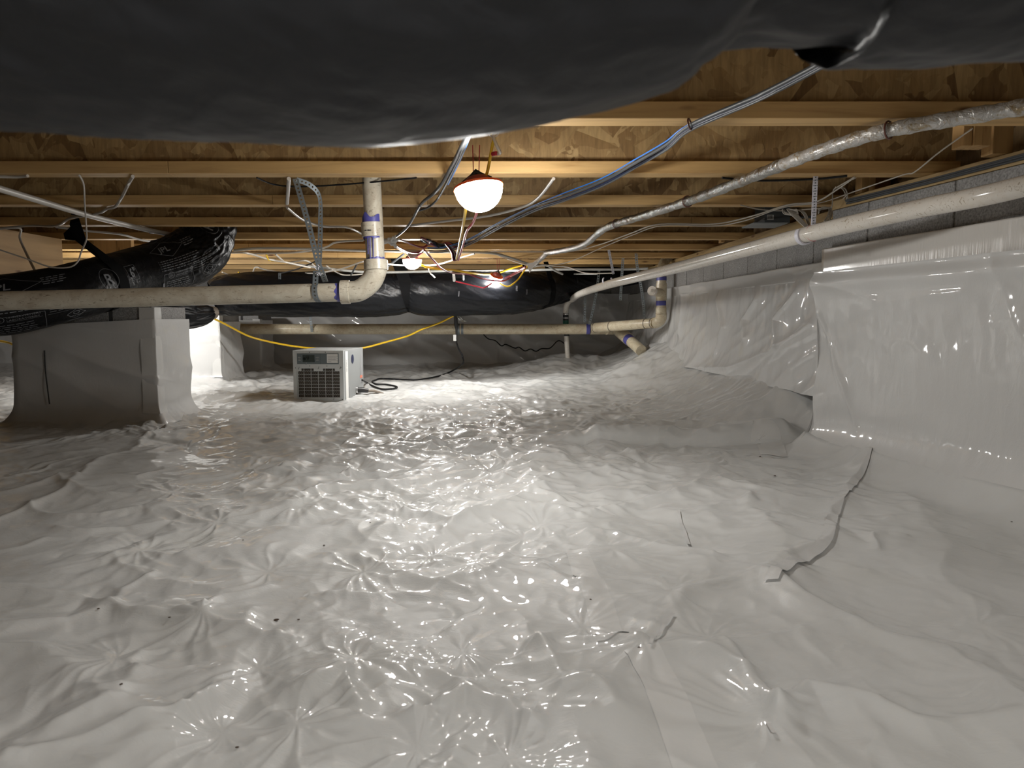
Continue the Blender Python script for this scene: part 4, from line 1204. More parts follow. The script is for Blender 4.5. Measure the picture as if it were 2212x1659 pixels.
# ---------------------------------------------------------------- cables
def under(S_, r):
    """keeps a line that runs across the joists just below their bottoms"""
    zm = ZJ - CZ - r - 0.002; out = []
    for p in S_:
        h = p.z - CZ
        out.append(Vector((p.x * zm / h, p.y * zm / h, CZ + zm)) if h > zm else p)
    return out
def cable(name, label, cat, P, r, mm, group=None, n_=8, k=6, parent=None):
    o = MB().tube(under(spline(P, k), r), r, n_).build(name, mm, parent, True)
    if parent is None: tag(o, label, cat, group)
    return o
def zc(px, py, h=0.45): return Z(px, py, h)
# grey/black/blue bundle from upper right to centre
bun = empty('cable_bundle', D(1490, 270, 1.66), 'grey and blue cable bundle stapled to the nearest joist running to the centre', 'cable')
main = [D(1900, 60, 1.0), D(1780, 132, 1.2), D(1640, 205, 1.40), D(1490, 271, 1.66), D(1440, 312, 1.9), D(1375, 350, 2.15), D(1300, 392, 2.34), D(1215, 425, 2.6), D(1150, 448, 2.9), D(1080, 482, 3.3), D(1010, 520, 3.9), D(960, 535, 4.2), D(925, 536, 4.35)]
for i, (dx, dy, mm, r_) in enumerate(((0, 0, CG, 0.0050), (2, 7, CN, 0.0036), (-3, -5, CB, 0.0022), (3, 11, CG, 0.0032))):
    P = []
    for j, p in enumerate(main):
        s_ = p[1] / 2.0
        e = 1.0 if mm is not CB else (1.5 if 3 < j < 8 else 0.4)
        P.append((p[0] + dx * s_ * 0.0012, p[1] + i * 0.002, p[2] - dy * 0.0010 * s_ * e))
    cable('cable', None, None, P, r_, mm, parent=bun)
arc_ring(D(1490, 268, 1.655), (0.8, -0.5, 0.2), 0.012, 0.002, 0, 360, 'staple', BRONZ, bun)
# twisted lump in the middle
lump = empty('cable_bundle', D(960, 530, 4.3), 'twisted dark cables bunched between the lamps', 'cable')
for i in range(4):
    P = [D(1010 - 10 * j, 522 + 3.0 * j * (1 if j < 4 else 0.5) - (j > 6) * (j - 6) * 5 + 4 * math.sin(j * 1.3 + i * 1.6), 4.25 + 0.02 * math.cos(j * 1.3 + i * 1.6)) for j in range(11)]
    cable('cable', None, None, P, 0.006, (CN, CK, CG, CM)[i], parent=lump)
# pair from lamp top left down to the white tape knot
pr = empty('cable_bundle', D(930, 440, 2.9), 'pair of grey blue cables from the lamp down to the white tape knot', 'cable')
cable('cable', None, None, [D(1012, 285, 1.72), D(975, 360, 2.15), D(945, 410, 2.5), D(914, 436, 2.95), D(903, 452, 3.0), D(880, 490, 3.4), D(850, 515, 3.7), D(826, 526, 3.8)], 0.0058, CG, parent=pr)
cable('cable', None, None, [D(1014, 290, 1.74), D(990, 345, 2.05), D(965, 395, 2.4), D(945, 430, 2.75), D(925, 448, 3.0), D(905, 455, 3.02)], 0.0042, CG, parent=pr)
cable('cable', None, None, [D(1016, 292, 1.75), D(994, 345, 2.07), D(968, 398, 2.42)], 0.003, CB, parent=pr)
kn = empty('tape_knot', D(845, 518, 3.65), 'crumpled white tape knot on the cables beside the cream riser', 'tape')
for i in range(7):
    c = Vector(D(845 + random.uniform(-9, 9), 518 + random.uniform(-8, 10), 3.62 + random.uniform(-.02, .02)))
    MB().tube([c - Vector((random.uniform(.01, .03), 0, random.uniform(-.015, .02))), c, c + Vector((random.uniform(.005, .025), 0, random.uniform(-.02, .02)))], [0.006, 0.009, 0.004], 7).build('tape_fold', film_tape, kn, True)
# cords on lamp string
cable('lamp_cord', 'yellow cord hanging below the near work lamp', 'cord', [D(1008, 398, 2.0), D(1007, 440, 2.1), D(1000, 490, 2.5), D(993, 525, 3.2), D(986, 560, 3.8)], 0.0048, CY)
cable('lamp_cord', 'red cord hanging below the near work lamp', 'cord', [D(1046, 400, 2.0), D(1036, 440, 2.1), D(1022, 480, 2.4), D(1008, 500, 2.6), D(1000, 530, 3.2), D(990, 562, 3.8)], 0.0046, CR)
cl = empty('cord_loop', D(985, 555, 4.0), 'glossy looped cord ends dangling between the lamps', 'cord')
for i in range(4):
    cable('cord', None, None, [D(962 + 3 * i, 525 + 3 * i, 4.1), D(976 + 2 * i, 545, 4.05), D(980 + 3 * i, 562 - i, 4.02), D(990 - i, 556, 4.0), D(998 - i * 2, 530, 4.0)], 0.0055, (CM, CN, CW, CM)[i], parent=cl)
cable('lamp_cord', 'bright yellow cord from the second lamp towards the third lamp', 'cord', [D(908, 572, 4.8), D(935, 580, 4.9), D(975, 583, 5.1), D(1020, 590, 5.3), D(1050, 593, 5.5), D(1080, 588, 5.6), D(1110, 578, 5.6), D(1128, 573, 5.6)], 0.0075, CY)
cable('lamp_cord', 'dark red cord swooping from the second lamp to the third lamp', 'cord', [D(917, 541, 4.4), D(935, 560, 4.6), D(955, 580, 4.9), D(980, 590, 5.1), D(1010, 592, 5.3), D(1035, 600, 5.4), D(1060, 605, 5.5), D(1090, 606, 5.5), D(1115, 590, 5.5), D(1130, 576, 5.5)], 0.0065, CM)
cable('lamp_cord', 'maroon cord above the second lamp', 'cord', [D(848, 516, 3.7), D(870, 520, 4.0), D(895, 530, 4.2), D(916, 534, 4.3), D(930, 522, 4.3), D(942, 531, 4.3)], 0.0062, CM)
cable('lamp_cord', 'maroon cord sagging to the left of the second lamp', 'cord', [D(846, 524, 3.7), D(862, 535, 4.2), D(885, 545, 4.5), D(905, 545, 4.6), D(916, 538, 4.5)], 0.006, CM)
cable('lamp_cord', 'thin red cord hanging across the far duct below the third lamp', 'cord', [D(985, 608, 5.3), D(1010, 614, 5.35), D(1035, 620, 5.4), D(1047, 621, 5.4), D(1062, 612, 5.45)], 0.005, CR)
cable('lamp_cord', 'thin yellow cord right of the third lamp', 'cord', [D(1080, 612, 5.5), D(1096, 619, 5.45), D(1110, 612, 5.45), D(1122, 600, 5.5), D(1132, 585, 5.5), D(1140, 574, 5.5)], 0.0055, CY)
cwp = empty('cord_wrap', D(890, 545, 4.73), 'pale and maroon cord loops wound over the second lamp', 'cord')
for i in range(6):
    cable('cord', None, None, [D(870 + 2 * i, 541 + i * 1.6, 4.74), D(888, 551 + i * 1.6 - 2, 4.72), D(905 - i, 548 + i * 1.2, 4.74), D(917 - i, 541 + i, 4.72)], 0.0045, (CW, CM, CW, SILV, CW, CM)[i], parent=cwp)
# foil wrapped line set
ls = empty('refrigerant_line', D(1700, 345, 2.2), 'pipe in grimy silver white wrap sloping from the right edge to the centre', 'insulated pipe')
LP = [Z(2300, 216, .43), Z(2100, 250, .43), Z(1920, 281, .43), Z(1800, 316, .425), Z(1700, 352, .42), Z(1600, 392, .43), Z(1500, 430, .425), Z(1400, 463, .43), Z(1310, 492, .43), Z(1262, 528, .40), Z(1215, 541, .41), Z(1180, 546, .42)]
S_ = under(spline(LP, 14), 0.018)
rads = [0.0168 + 0.0012 * math.sin(i * 1.1) + 0.0008 * math.sin(i * 2.7) for i in range(len(S_))]
MB().tube(S_[:58], rads[:58], 16).build('wrap', SLEEVE, ls, True)
MB().tube(S_[57:], rads[57:], 16).build('wrap', SILV, ls, True)
cable('line_end', None, None, [Z(1182, 546, .42), D(1165, 562, 5.1), D(1150, 574, 5.2)], 0.017, SLEEVE, parent=ls)
for i_, px_ in ((28, 0), (86, 0), (108, 0)):
    if i_ < len(S_) - 1: arc_ring(S_[i_], S_[i_ + 1] - S_[i_], 0.0195, 0.0022, 0, 360, 'staple', BRONZ, ls)
kn2 = empty('tape_knot', D(1143, 572, 5.1), 'white tape flag at the end of the foil wrapped line', 'tape')
m_ = MB().add([D(1138, 570, 5.1), D(1160, 566, 5.1), D(1150, 580, 5.08), D(1144, 590, 5.06)], [(0, 1, 2, 3)]).build('tape_flag', film_tape, kn2); m_.modifiers.new('t', 'SOLIDIFY').thickness = 0.004
for i in range(4): cable('cord', None, None, [D(1090 + 6 * i, 601 - 2 * i, 5.5), D(1115 + 2 * i, 588, 5.4), D(1135, 576 + i, 5.2)], 0.006, (CM, CR, CW, CM)[i], parent=kn2)
# thin white cables, right side
TW = 'thin white low-voltage cables on the joists'
cable('thin_cable', 'thin white cable sagging from the right sill wood to the left under the joists', 'cable', [D(2100, 278, 1.9), D(2030, 328, 2.0), D(1975, 372, 2.2), D(1950, 378, 2.3), D(1850, 412, 2.6), D(1770, 438, 2.9), D(1700, 443, 3.1)], 0.0022, CW, TW, 6)
cable('thin_cable', 'upper of two long white cables crossing under the far joists', 'cable', [D(1845, 383, 2.5), D(1810, 408, 2.7), D(1762, 436, 2.9), D(1700, 443, 3.1), D(1620, 468, 3.4), D(1540, 484, 3.6), D(1425, 484, 3.7), D(1360, 505, 4.1), D(1290, 530, 4.6), D(1220, 543, 5.0), D(1060, 543, 5.2)], 0.0032, CW, TW, 6)
cable('thin_cable', 'lower of two long white cables crossing under the far joists', 'cable', [D(1760, 440, 2.9), D(1690, 448, 3.1), D(1610, 476, 3.4), D(1540, 488, 3.6), D(1430, 487, 3.7), D(1360, 510, 4.1), D(1300, 535, 4.6), D(1220, 568, 5.2), D(1140, 573, 5.3), D(1060, 545, 5.4)], 0.0032, CW, TW, 6)
cable('thin_cable', 'white cable behind the grey boot at the right', 'cable', [D(1600, 443, 3.0), D(1640, 452, 3.1), D(1690, 455, 3.2), D(1745, 452, 3.3), D(1800, 446, 3.2), D(1830, 420, 2.9)], 0.0026, CW, TW, 6)
lo = empty('cable_coil', D(1730, 460, 2.9), 'tangle of white cable loops beside the dotted hanger strip', 'cable')
for i in range(5):
    cable('cable', None, None, [D(1690 + 3 * i, 452 + 3 * i, 2.9), D(1694 + 5 * i, 462, 2.88), D(1712 + 3 * i, 463 + 2 * i, 2.86), D(1722, 457 - i, 2.86), D(1700 + 4 * i, 452 + i, 2.88), D(1722 + 3 * i, 476, 2.8), D(1740 + i * 2, 492, 2.75)], 0.002, CW, parent=lo, n_=6)
for i in range(3):
    cable('cable', None, None, [D(1724 + 3 * i, 453, 2.9), D(1735 + 3 * i, 462, 2.86), D(1744 + i * 2, 482, 2.8), D(1747 + i, 492, 2.75)], 0.002, CW, parent=lo, n_=6)
for i in range(4):
    cable('cable', None, None, [D(1768, 462 - 3 * i, 2.85), D(1775 + 3 * i, 448 + i, 2.85), D(1790 + 3 * i, 450, 2.85), D(1788 + i, 465 + 4 * i, 2.8), D(1780, 478, 2.75)], 0.0018, CW, parent=lo, n_=6)
ar = empty('cable_coil', D(1820, 420, 2.6), 'arched white cable loops above the corner of the block wall', 'cable')
for i in range(2):
    cable('cable', None, None, [D(1845 + 4 * i, 383 + i, 2.5), D(1812, 402, 2.6), D(1800, 412, 2.65), D(1798, 438, 2.7), D(1797, 448, 2.72)], 0.002, CW, parent=ar, n_=6)
    cable('cable', None, None, [D(1805 + 8 * i, 404, 2.62), D(1820 + 6 * i, 408, 2.64), D(1828 + 3 * i, 424, 2.68), D(1830, 438, 2.7)], 0.002, CW, parent=ar, n_=6)
cable('thin_cable', 'black cable along the joist behind the dotted hanger strip', 'cable', [D(1560, 384, 2.42), D(1640, 390, 2.5), D(1755, 387, 2.5), D(1830, 380, 2.45)], 0.0035, CK)
cable('thin_cable', 'thin white cable across the back right to the far duct strap', 'cable', [D(1180, 575, 5.6), D(1225, 577, 5.6), D(1265, 590, 5.5), D(1325, 590, 5.3)], 0.004, CW, TW, 6)
# cables along sill plate
sb = empty('cable_bundle', D(2000, 385, 2.2), 'dark flat cables stapled along the sill plate at the right', 'cable')
for i in range(3):
    P = []
    for y_ in (0.9, 1.5, 1.9, 2.3, 2.7):
        P.append((float(xw(y_)) - 0.012 - 0.002 * i, y_, ZB + 0.010 + 0.0055 * i + 0.002 * math.sin(y_ * 7 + i)))
    cable('cable', None, None, P, 0.0030, CG, parent=sb, n_=6)
cable('thin_cable', 'grey conduit low behind the loops right of the boot', 'cable', [D(1690, 450, 3.3), D(1715, 466, 3.3), D(1760, 469, 3.2), D(1806, 467, 3.1)], 0.006, CG)
# left side cables
WL = 'white cables at the left under the joists'
cable('white_conduit', 'thick white conduit sloping down from the left edge to the printed duct', 'conduit', [D(-120, 372, 2.6), D(0, 408, 2.75), D(80, 432, 2.95), D(180, 462, 3.3), D(290, 490, 3.6), D(360, 505, 3.75), D(410, 512, 3.85)], 0.0118, PEX, None, 14)
for j_, (px_, py_, d_) in enumerate(((163, 458, 3.2), (330, 499, 3.68))):
    tag(MB().box(-0.016, 0.016, -0.006, 0.006, -0.013, -0.006, Matrix.Translation(D(px_, py_, d_))).build('pipe_clip', BLKP), ('black clip under the white conduit nearer the left edge', 'black clip under the white conduit nearer the printed duct')[j_], 'clip', 'black clips on the white conduit')
cable('flat_cable', 'flat white cable dropping from the joist left of the galvanized strap', 'cable', [D(287, 381, 2.36), D(276, 400, 2.5), D(262, 428, 2.7), D(248, 447, 2.9), D(232, 451, 2.98), D(215, 460, 3.1), D(180, 467, 3.2), D(150, 472, 3.25), D(120, 488, 3.4), D(60, 488, 3.5), D(-40, 497, 3.5)], 0.0055, PEX, WL)
cable('flat_cable', 'white cable curving down over the girder face at the left', 'cable', [D(-20, 496, 3.4), D(30, 492, 3.4), D(45, 495, 3.45), D(43, 515, 3.5), D(58, 550, 3.4), D(72, 578, 3.2), D(78, 590, 3.2)], 0.0055, PEX, WL)
cable('thin_cable', 'thin brown and white cable hanging in a hook from the joist at the left', 'cable', [D(172, 379, 2.36), D(181, 400, 2.5), D(183, 440, 2.7), D(187, 500, 2.9), D(186, 520, 2.95), D(175, 545, 3.0), D(168, 565, 3.0), D(150, 577, 3.0), D(110, 577, 3.0), D(60, 560, 3.0), D(-20, 533, 3.0)], 0.0032, PEX, WL, 6)
cable('thin_cable', 'white cable from the strap top rightwards into the printed duct', 'cable', [D(120, 490, 3.5), D(190, 499, 3.55), D(260, 506, 3.7), D(320, 521, 4.0), D(400, 522, 4.2)], 0.0055, PEX, WL, 6)
cable('flat_cable', 'short white cable along the joist edge at the far left', 'cable', [D(-20, 381, 2.36), D(35, 382, 2.36), D(60, 380, 2.38)], 0.005, PEX, WL)
cable('flat_cable', 'white strip cable dropping beside the galvanized strap', 'cable', [D(624, 386, 2.36), D(620, 440, 2.97)], 0.0065, PEX, WL)
cable('flat_cable', 'white cable running from the strip cable to the cream riser', 'cable', [D(620, 448, 2.98), D(655, 475, 3.3), D(700, 489, 3.58), D(750, 491, 3.6), D(785, 507, 3.8)], 0.0055, PEX, WL)
cable('thin_cable', 'thin black cable sagging behind the joist above the galvanized strap', 'cable', [D(555, 384, 2.38), D(590, 398, 2.5), D(640, 403, 2.6), D(720, 400, 2.6), D(820, 392, 2.6), D(900, 384, 2.5)], 0.0028, CK)
cable('thin_cable', 'white cable from the twisted bundle up to the joist right of the near lamp', 'cable', [D(880, 488, 3.7), D(960, 478, 3.5), D(1050, 467, 3.3), D(1120, 450, 3.0), D(1160, 430, 2.8), D(1196, 386, 2.45)], 0.0055, PEX, WL)
PX = 'grey and white water lines under the far joists'
cable('water_line', 'grey water line running level from the printed duct past the cream riser', 'water line', [D(505, 541, 4.55), D(560, 536, 4.55), D(640, 537, 4.6), D(780, 541, 4.7), D(950, 544, 4.8), D(1055, 546, 4.85), D(1100, 556, 5.1), D(1150, 573, 5.5)], 0.0085, PEXG, PX)
cable('water_line', 'grey water line crossing low behind the galvanized strap', 'water line', [D(640, 571, 5.2), D(700, 579, 5.3), D(800, 588, 5.4), D(950, 586, 5.6), D(1050, 586, 5.7), D(1200, 582, 5.7), D(1340, 582, 5.6), D(1400, 580, 5.5)], 0.0095, PEXG, PX)
cable('water_line', 'bent grey water line right of the third lamp', 'water line', [D(1150, 576, 5.5), D(1180, 573, 5.5), D(1200, 585, 5.6), D(1215, 592, 5.7)], 0.009, PEXG, PX)
wl = [
    ([(500, 546, 4.4), (535, 547, 4.4), (580, 560, 4.8), (620, 567, 4.9), (670, 578, 5.1)], 0.0062, CW, 'white cable draped from the printed duct down to the galvanized strap'),
    ([(535, 548, 4.5), (640, 545, 4.5), (700, 535, 4.2), (728, 523, 4.0), (785, 519, 3.9)], 0.006, CW, 'white cable climbing right behind the galvanized strap'),
    ([(595, 549, 4.7), (610, 562, 4.9), (620, 567, 5.0), (660, 563, 5.0), (680, 575, 5.2)], 0.006, CW, 'short white looping cable left of the galvanized strap'),
    ([(534, 600, 5.6), (545, 590, 5.6), (553, 577, 5.5), (575, 583, 5.4), (640, 595, 5.5), (680, 599, 5.5)], 0.006, CW, 'kinked white cable low left of the galvanized strap'),
    ([(560, 578, 5.4), (600, 590, 5.4), (650, 590, 5.4), (700, 591, 5.3)], 0.005, CW, 'fine white cable beside the kinked one'),
    ([(605, 591, 5.3), (640, 582, 5.2), (665, 572, 5.1), (685, 563, 4.9)], 0.005, CK, 'black cable slanting up to the galvanized strap'),
    ([(575, 549, 4.7), (580, 561, 4.8), (590, 564, 4.9)], 0.005, CY, 'short yellow cable end left of the galvanized strap'),
    ([(515, 588, 5.4), (528, 600, 5.5), (532, 599, 5.5)], 0.005, CY, 'tiny yellow cable end under the printed duct'),
    ([(480, 588, 5.2), (505, 598, 5.4)], 0.005, CW, 'short white cable below the printed duct'),
    ([(700, 588, 5.3), (740, 580, 5.2), (780, 566, 5.0), (790, 564, 5.0)], 0.006, CW, 'white cable climbing to the cream riser from the left'),
    ([(705, 574, 5.2), (735, 592, 5.4), (760, 594, 5.4), (800, 590, 5.4)], 0.005, CW, 'white cable dipping behind the elbow of the cream riser'),
    ([(830, 570, 5.0), (875, 573, 5.0), (940, 572, 4.9), (990, 558, 4.8), (1025, 548, 4.7)], 0.0055, CW, 'white cable rising from the second lamp to the right'),
    ([(758, 594, 5.3), (766, 580, 5.2), (772, 568, 5.1)], 0.006, CG, 'dark cable bent behind the cream elbow'),
    ([(835, 578, 5.1), (858, 560, 5.0), (872, 549, 4.9)], 0.008, CG, 'dark grey cable left of the second lamp'),
    ([(838, 520, 3.8), (860, 537, 4.1), (880, 547, 4.4)], 0.005, CW, 'white cable from the tape knot to the second lamp'),
    ([(790, 527, 3.9), (815, 520, 3.85), (840, 517, 3.8)], 0.006, CW, 'white cable joining the riser and the tape knot'),
    ([(800, 532, 3.9), (820, 524, 3.85), (842, 520, 3.8)], 0.004, CW, 'thin white cable just under the one joining riser and tape knot'),
    ([(980, 593, 5.3), (981, 606, 5.4)], 0.011, PEX, 'short white pipe end over the far duct'),
    ([(1001, 594, 5.5), (1001, 608, 5.6)], 0.009, PEXG, 'short grey pipe end over the far duct'),
    ([(926, 580, 4.9), (930, 590, 5.0), (935, 595, 5.0), (940, 600, 5.0)], 0.005, CW, 'curl of white string below the second lamp'),
    ([(1240, 592, 6.0), (1250, 592, 6.0), (1290, 592, 5.9)], 0.006, PEXG, 'grey line at the top of the far duct to the right'),
]
for P, r_, mm, lb in wl:
    cable('thin_cable', lb, 'cable', [D(*p) for p in P], r_, mm, None, 6)
cable('black_cord', 'wavy black cord pinned along the far wall film', 'cord', [D(1044, 722, 7.0), D(1055, 732, 7.0), D(1070, 736, 7.0), D(1083, 747, 7.0), D(1093, 744, 7.0), D(1112, 752, 7.0), D(1121, 750, 7.0), D(1134, 758, 7.0), D(1146, 754, 7.0), D(1158, 759, 7.0), D(1170, 753, 7.0), D(1188, 752, 6.95), D(1206, 736, 6.8), D(1222, 745, 6.5), D(1228, 755, 6.46), D(1229, 775, 6.46)], 0.0055, CK)
cable('extension_cord', 'yellow extension cord swagged behind the dehumidifier', 'cord', [D(447, 681, 5.1), D(490, 702, 5.3), D(540, 727, 5.5), D(600, 742, 5.6), D(660, 751, 5.6), D(720, 753, 5.6), D(780, 752, 5.6), D(830, 740, 5.7), D(880, 726, 5.8), D(910, 712, 5.85), D(950, 697, 5.9), D(980, 682, 5.9)], 0.0075, CY)
cable('extension_cord', 'yellow extension cord entering behind the wide pier at the left edge', 'cord', [D(-80, 730, 4.5), D(0, 737, 4.4), D(30, 745, 4.3), D(60, 760, 4.2)], 0.0065, CY)

# power cord with plug
pc_ = empty('power_cord', D(985, 700, 5.9), 'black power cord hanging from the far duct and looping over to the dehumidifier', 'cord')
def onf(px, py, z=0.012):
    """point on the floor film under a pixel"""
    x, y, zz_ = ray(px, py)
    lo_, hi_ = 0.6, 7.2
    t0 = None
    for i in range(500):
        d = lo_ + (hi_ - lo_) * i / 499
        t = d / y
        if CZ + zz_ * t <= Hs_fast(x * t, d): t0 = d; break
    d = t0 or 7.0; t = d / y
    return (x * t, d, Hs_fast(x * t, d) + z)
_gy = np.linspace(0.6, 7.2, 900); 
def Hs_fast(x, y): return Hs(x, y)
def onf(px, py, z=0.012):
    x, y, zz_ = ray(px, py)
    d = np.linspace(0.6, 7.15, 1500); t = d / y
    h = H(x * t, d); zr = CZ + zz_ * t
    idx = np.nonzero(zr <= h)[0]
    i = idx[0] if len(idx) else len(d) - 1
    return (x * t[i], d[i], float(h[i]) + z)
cord = [D(986, 740, 5.9), D(990, 752, 5.9), D(999, 770, 5.9), D(999, 786, 5.88)]
fl = [onf(p, q, 0.008) for p, q in ((975, 804), (945, 815), (905, 822), (870, 822), (825, 820), (812, 823), (804, 827), (812, 832), (835, 833), (857, 838), (850, 842), (825, 843), (805, 836), (792, 829))]
MB().tube(spline(cord + fl + [D(782, 821, 4.98)], 6), 0.0068, 8).build('cord', CK, pc_, True)
MB().tube([D(984, 680, 5.9), D(985, 700, 5.9), D(986, 712, 5.9), D(986, 724, 5.9)], [0.014, 0.017, 0.010, 0.007], 12).build('plug', BLKP, pc_, True)
MB().tube([D(986, 722, 5.9), D(986, 742, 5.9)], 0.006, 8).build('cord', CK, pc_, True)
_t = Vector(D(983, 729, 5.88)); MB().box(_t.x - 0.014, _t.x + 0.010, _t.y - 0.001, _t.y + 0.001, _t.z - 0.028, _t.z + 0.022).build('cord_tag', LABELM, pc_)
cj = empty('foil_wad', D(992, 688, 5.85), 'shiny crumpled foil scrap stuck by the black plug', 'foil scrap')
for i in range(5): MB().tube([Vector(D(988 + 2 * i, 682 + 3 * (i % 3), 5.84)), Vector(D(991 + 2 * i, 690 + 2 * (i % 2), 5.84)), Vector(D(996 + 3 * i, 695, 5.85))], [0.004, 0.010 - 0.001 * i, 0.002], 7).build('foil_fold', SILV, cj, True)

# ---------------------------------------------------------------- work lamps
lamp_lab = ['big glowing work lamp with orange rim hanging at the top centre', 'second glowing work lamp hanging over the far black duct, left of centre', 'smallest glowing work lamp, farthest back in front of the far duct', 'glowing work lamp hanging just behind the camera', 'glowing work lamp hidden behind the printed duct, lighting the bright pier']
for i, (lx, ly, lz, lr, ls_) in enumerate(LAMPS):
    o = empty('work_lamp', (lx, ly, CZ + lz), lamp_lab[i], 'lamp', 'string of glowing work lamps')
    M = Matrix.Translation((lx, ly, CZ + lz)) @ Matrix.Rotation(math.radians((-9, 0, 20, 0, 0)[i]), 4, 'Y') @ Matrix.Rotation(math.radians((-7, -4, 25, 0, 50)[i]), 4, 'X')
    prof = [(lr * math.sin(a_), -lr * 0.98 * math.cos(a_)) for a_ in [j * PI / 28 + 0.001 for j in range(14)]] + [(lr, 0.0)]
    gl = MB().lathe(prof, M, 28).build('globe', emit('lamp_glow_%s' % 'abcde'[i], LAMP_L * ls_), o, True)
    MB().lathe([(lr * 1.0, -0.0005), (lr * 1.045, 0), (lr * 1.045, 0.006), (lr * 0.98, 0.008), (lr * 0.5, 0.010)], M, 32).build('rim', COR, o, True)
    MB().lathe([(lr * 0.62, 0.008), (lr * 0.60, 0.020), (lr * 0.42, 0.030), (0.0005, 0.034)], M, 28).build('housing', HOUS, o, True)
    m = MB()
    m.tube([M @ Vector((-lr * 0.66, 0, 0.006)), M @ Vector((-lr * 0.6, 0, 0.022)), M @ Vector((-lr * 0.2, 0, 0.034)), M @ Vector((0, 0, 0.046)), M @ Vector((lr * 0.2, 0, 0.034)), M @ Vector((lr * 0.6, 0, 0.022))], [0.004, 0.005, 0.008, 0.009, 0.008, 0.005], 10)
    m.build('cap_bracket', BLKP, o, True)
    for sx in (-0.007, 0.008):
        b0 = M @ Vector((sx, 0, 0.045)); MB().tube([b0, Vector((b0.x + sx * 0.3, b0.y, ZJ - 0.0005 if i == 4 else ZJ + 0.02))], 0.0013, 6).build('hook_wire', CR, o, True)
    if i == 0:
        MB().tube(spline([M @ Vector((0.018, -0.012, 0.028)), M @ Vector((0.03, -0.015, 0.034)), D(1064, 312, 1.96), D(1068, 296, 1.95), D(1052, 280, 1.94)]), 0.0042, 10).build('yellow_lead', CY, o, True)
        MB().tube(spline([D(1070, 332, 1.96), D(1080, 330, 1.95), D(1072, 312, 1.94), D(1066, 292, 1.94), D(1078, 282, 1.94)]), 0.0045, 10).build('white_lead', PEX, o, True)
        arc_ring(D(1066, 285, 1.94), (0.1, 1, 0), 0.013, 0.0022, 0, 360, 'wire_loop', PEX, o)
        MB().tube([D(1064, 333, 1.96), D(1072, 331, 1.95)], 0.006, 10).build('red_boot', CR, o, True)

# ---------------------------------------------------------------- dehumidifier
dz0 = Hs(-1.22, 4.7)
fd0 = 4.55
xL = D(634, 860, fd0)[0]; xR = D(744, 860, fd0)[0]; zt_ = D(690, 757, fd0)[2]; zb_ = D(690, 868, fd0)[2]
W2 = (xR - xL); H2 = zt_ - zb_; DP = 0.50
un = empty('dehumidifier', ((xL + xR) / 2, fd0, zb_), 'light grey boxy dehumidifier with front grille standing on the floor film', 'dehumidifier')
un.rotation_euler = (0, 0, math.radians(-2.5)); bpy.context.view_layer.update()
MU = Matrix.Translation(un.location) @ un.rotation_euler.to_matrix().to_4x4()
def ub(x0, x1, y0, y1, z0, z1, name, mm, bevel=0, par=None):
    return MB().box(x0, x1, y0, y1, z0, z1, MU).build(name, mm, par or un, bevel=bevel)
hw = W2 / 2
ub(-hw, hw, 0.012, DP, 0.0, H2, 'cabinet', UNITL, 0.003)
# front frame pieces around grille opening
gx0, gx1, gz0, gz1 = -hw * 0.86, hw * 0.84, H2 * 0.085, H2 * 0.60
fy0, fy1 = 0.0, 0.0118
fr = MB()
fr.box(-hw, gx0, fy0, fy1, 0, H2, MU); fr.box(gx1, hw, fy0, fy1, 0, H2, MU)
fr.box(gx0, gx1, fy0, fy1, 0, gz0, MU); fr.box(gx0, gx1, fy0, fy1, gz1 + 0.016, H2, MU)
# notched row over the grille
fr.box(gx0, gx0 + 0.03, fy0, fy1, gz1, gz1 + 0.016, MU); fr.box(-0.03, 0.03, fy0, fy1, gz1, gz1 + 0.016, MU); fr.box(gx1 - 0.03, gx1, fy0, fy1, gz1, gz1 + 0.016, MU)
fr.build('front_frame', UNIT, un, bevel=0.0008)
ub(gx0, gx1, 0.0105, 0.0119, gz0, gz1 + 0.016, 'filter_backing', GRILLD)
fm = MB(); sx = 0.0105
k = 0; x_ = gx0
while x_ < gx1:
    for sgn in (1, -1):
        # diagonal mesh strands
        h_ = gz1 + 0.012 - gz0
        z_ = gz0
        pts = []
    x_ += sx
for j in range(-22, 30):
    for sgn in (1, -1):
        xa = gx0 + j * 0.0115; n_ = 1
        # strand clipped to the opening
        h_ = gz1 + 0.012 - gz0; run = h_ * 0.62
        p0 = (xa, gz0) if sgn > 0 else (xa + run, gz0); p1 = (xa + run, gz0 + h_) if sgn > 0 else (xa, gz0 + h_)
        t0, t1 = 0.0, 1.0; dx = p1[0] - p0[0]
        for lim, s_ in ((gx0, 1), (gx1, -1)):
            if dx * s_ > 0: t0 = max(t0, (lim - p0[0]) / dx)
            else: t1 = min(t1, (lim - p0[0]) / dx)
        if t1 - t0 > 0.02:
            a_ = (p0[0] + dx * t0, 0.009, p0[1] + h_ * t0); b_ = (p0[0] + dx * t1, 0.009, p0[1] + h_ * t1)
            w_ = 0.0011
            fm.add([MU @ Vector((a_[0] - w_, a_[1], a_[2])), MU @ Vector((a_[0] + w_, a_[1], a_[2])), MU @ Vector((b_[0] + w_, b_[1], b_[2])), MU @ Vector((b_[0] - w_, b_[1], b_[2]))], [(0, 1, 2, 3)])
fmo = fm.build('filter_mesh', FILTER, un); tag(fmo, kind='stuff')
gw = gx1 - gx0
for i in range(1, 6): ub(gx0 + gw * i / 6 - 0.0011, gx0 + gw * i / 6 + 0.0011, 0.001, 0.004, gz0, gz1 + 0.016, 'grille_bar', UNIT)
for i in range(0, 9): ub(gx0, gx1, 0.0005, 0.0035, gz0 + (gz1 - gz0) * i / 8.0 - 0.001, gz0 + (gz1 - gz0) * i / 8.0 + 0.001, 'grille_bar', UNIT)
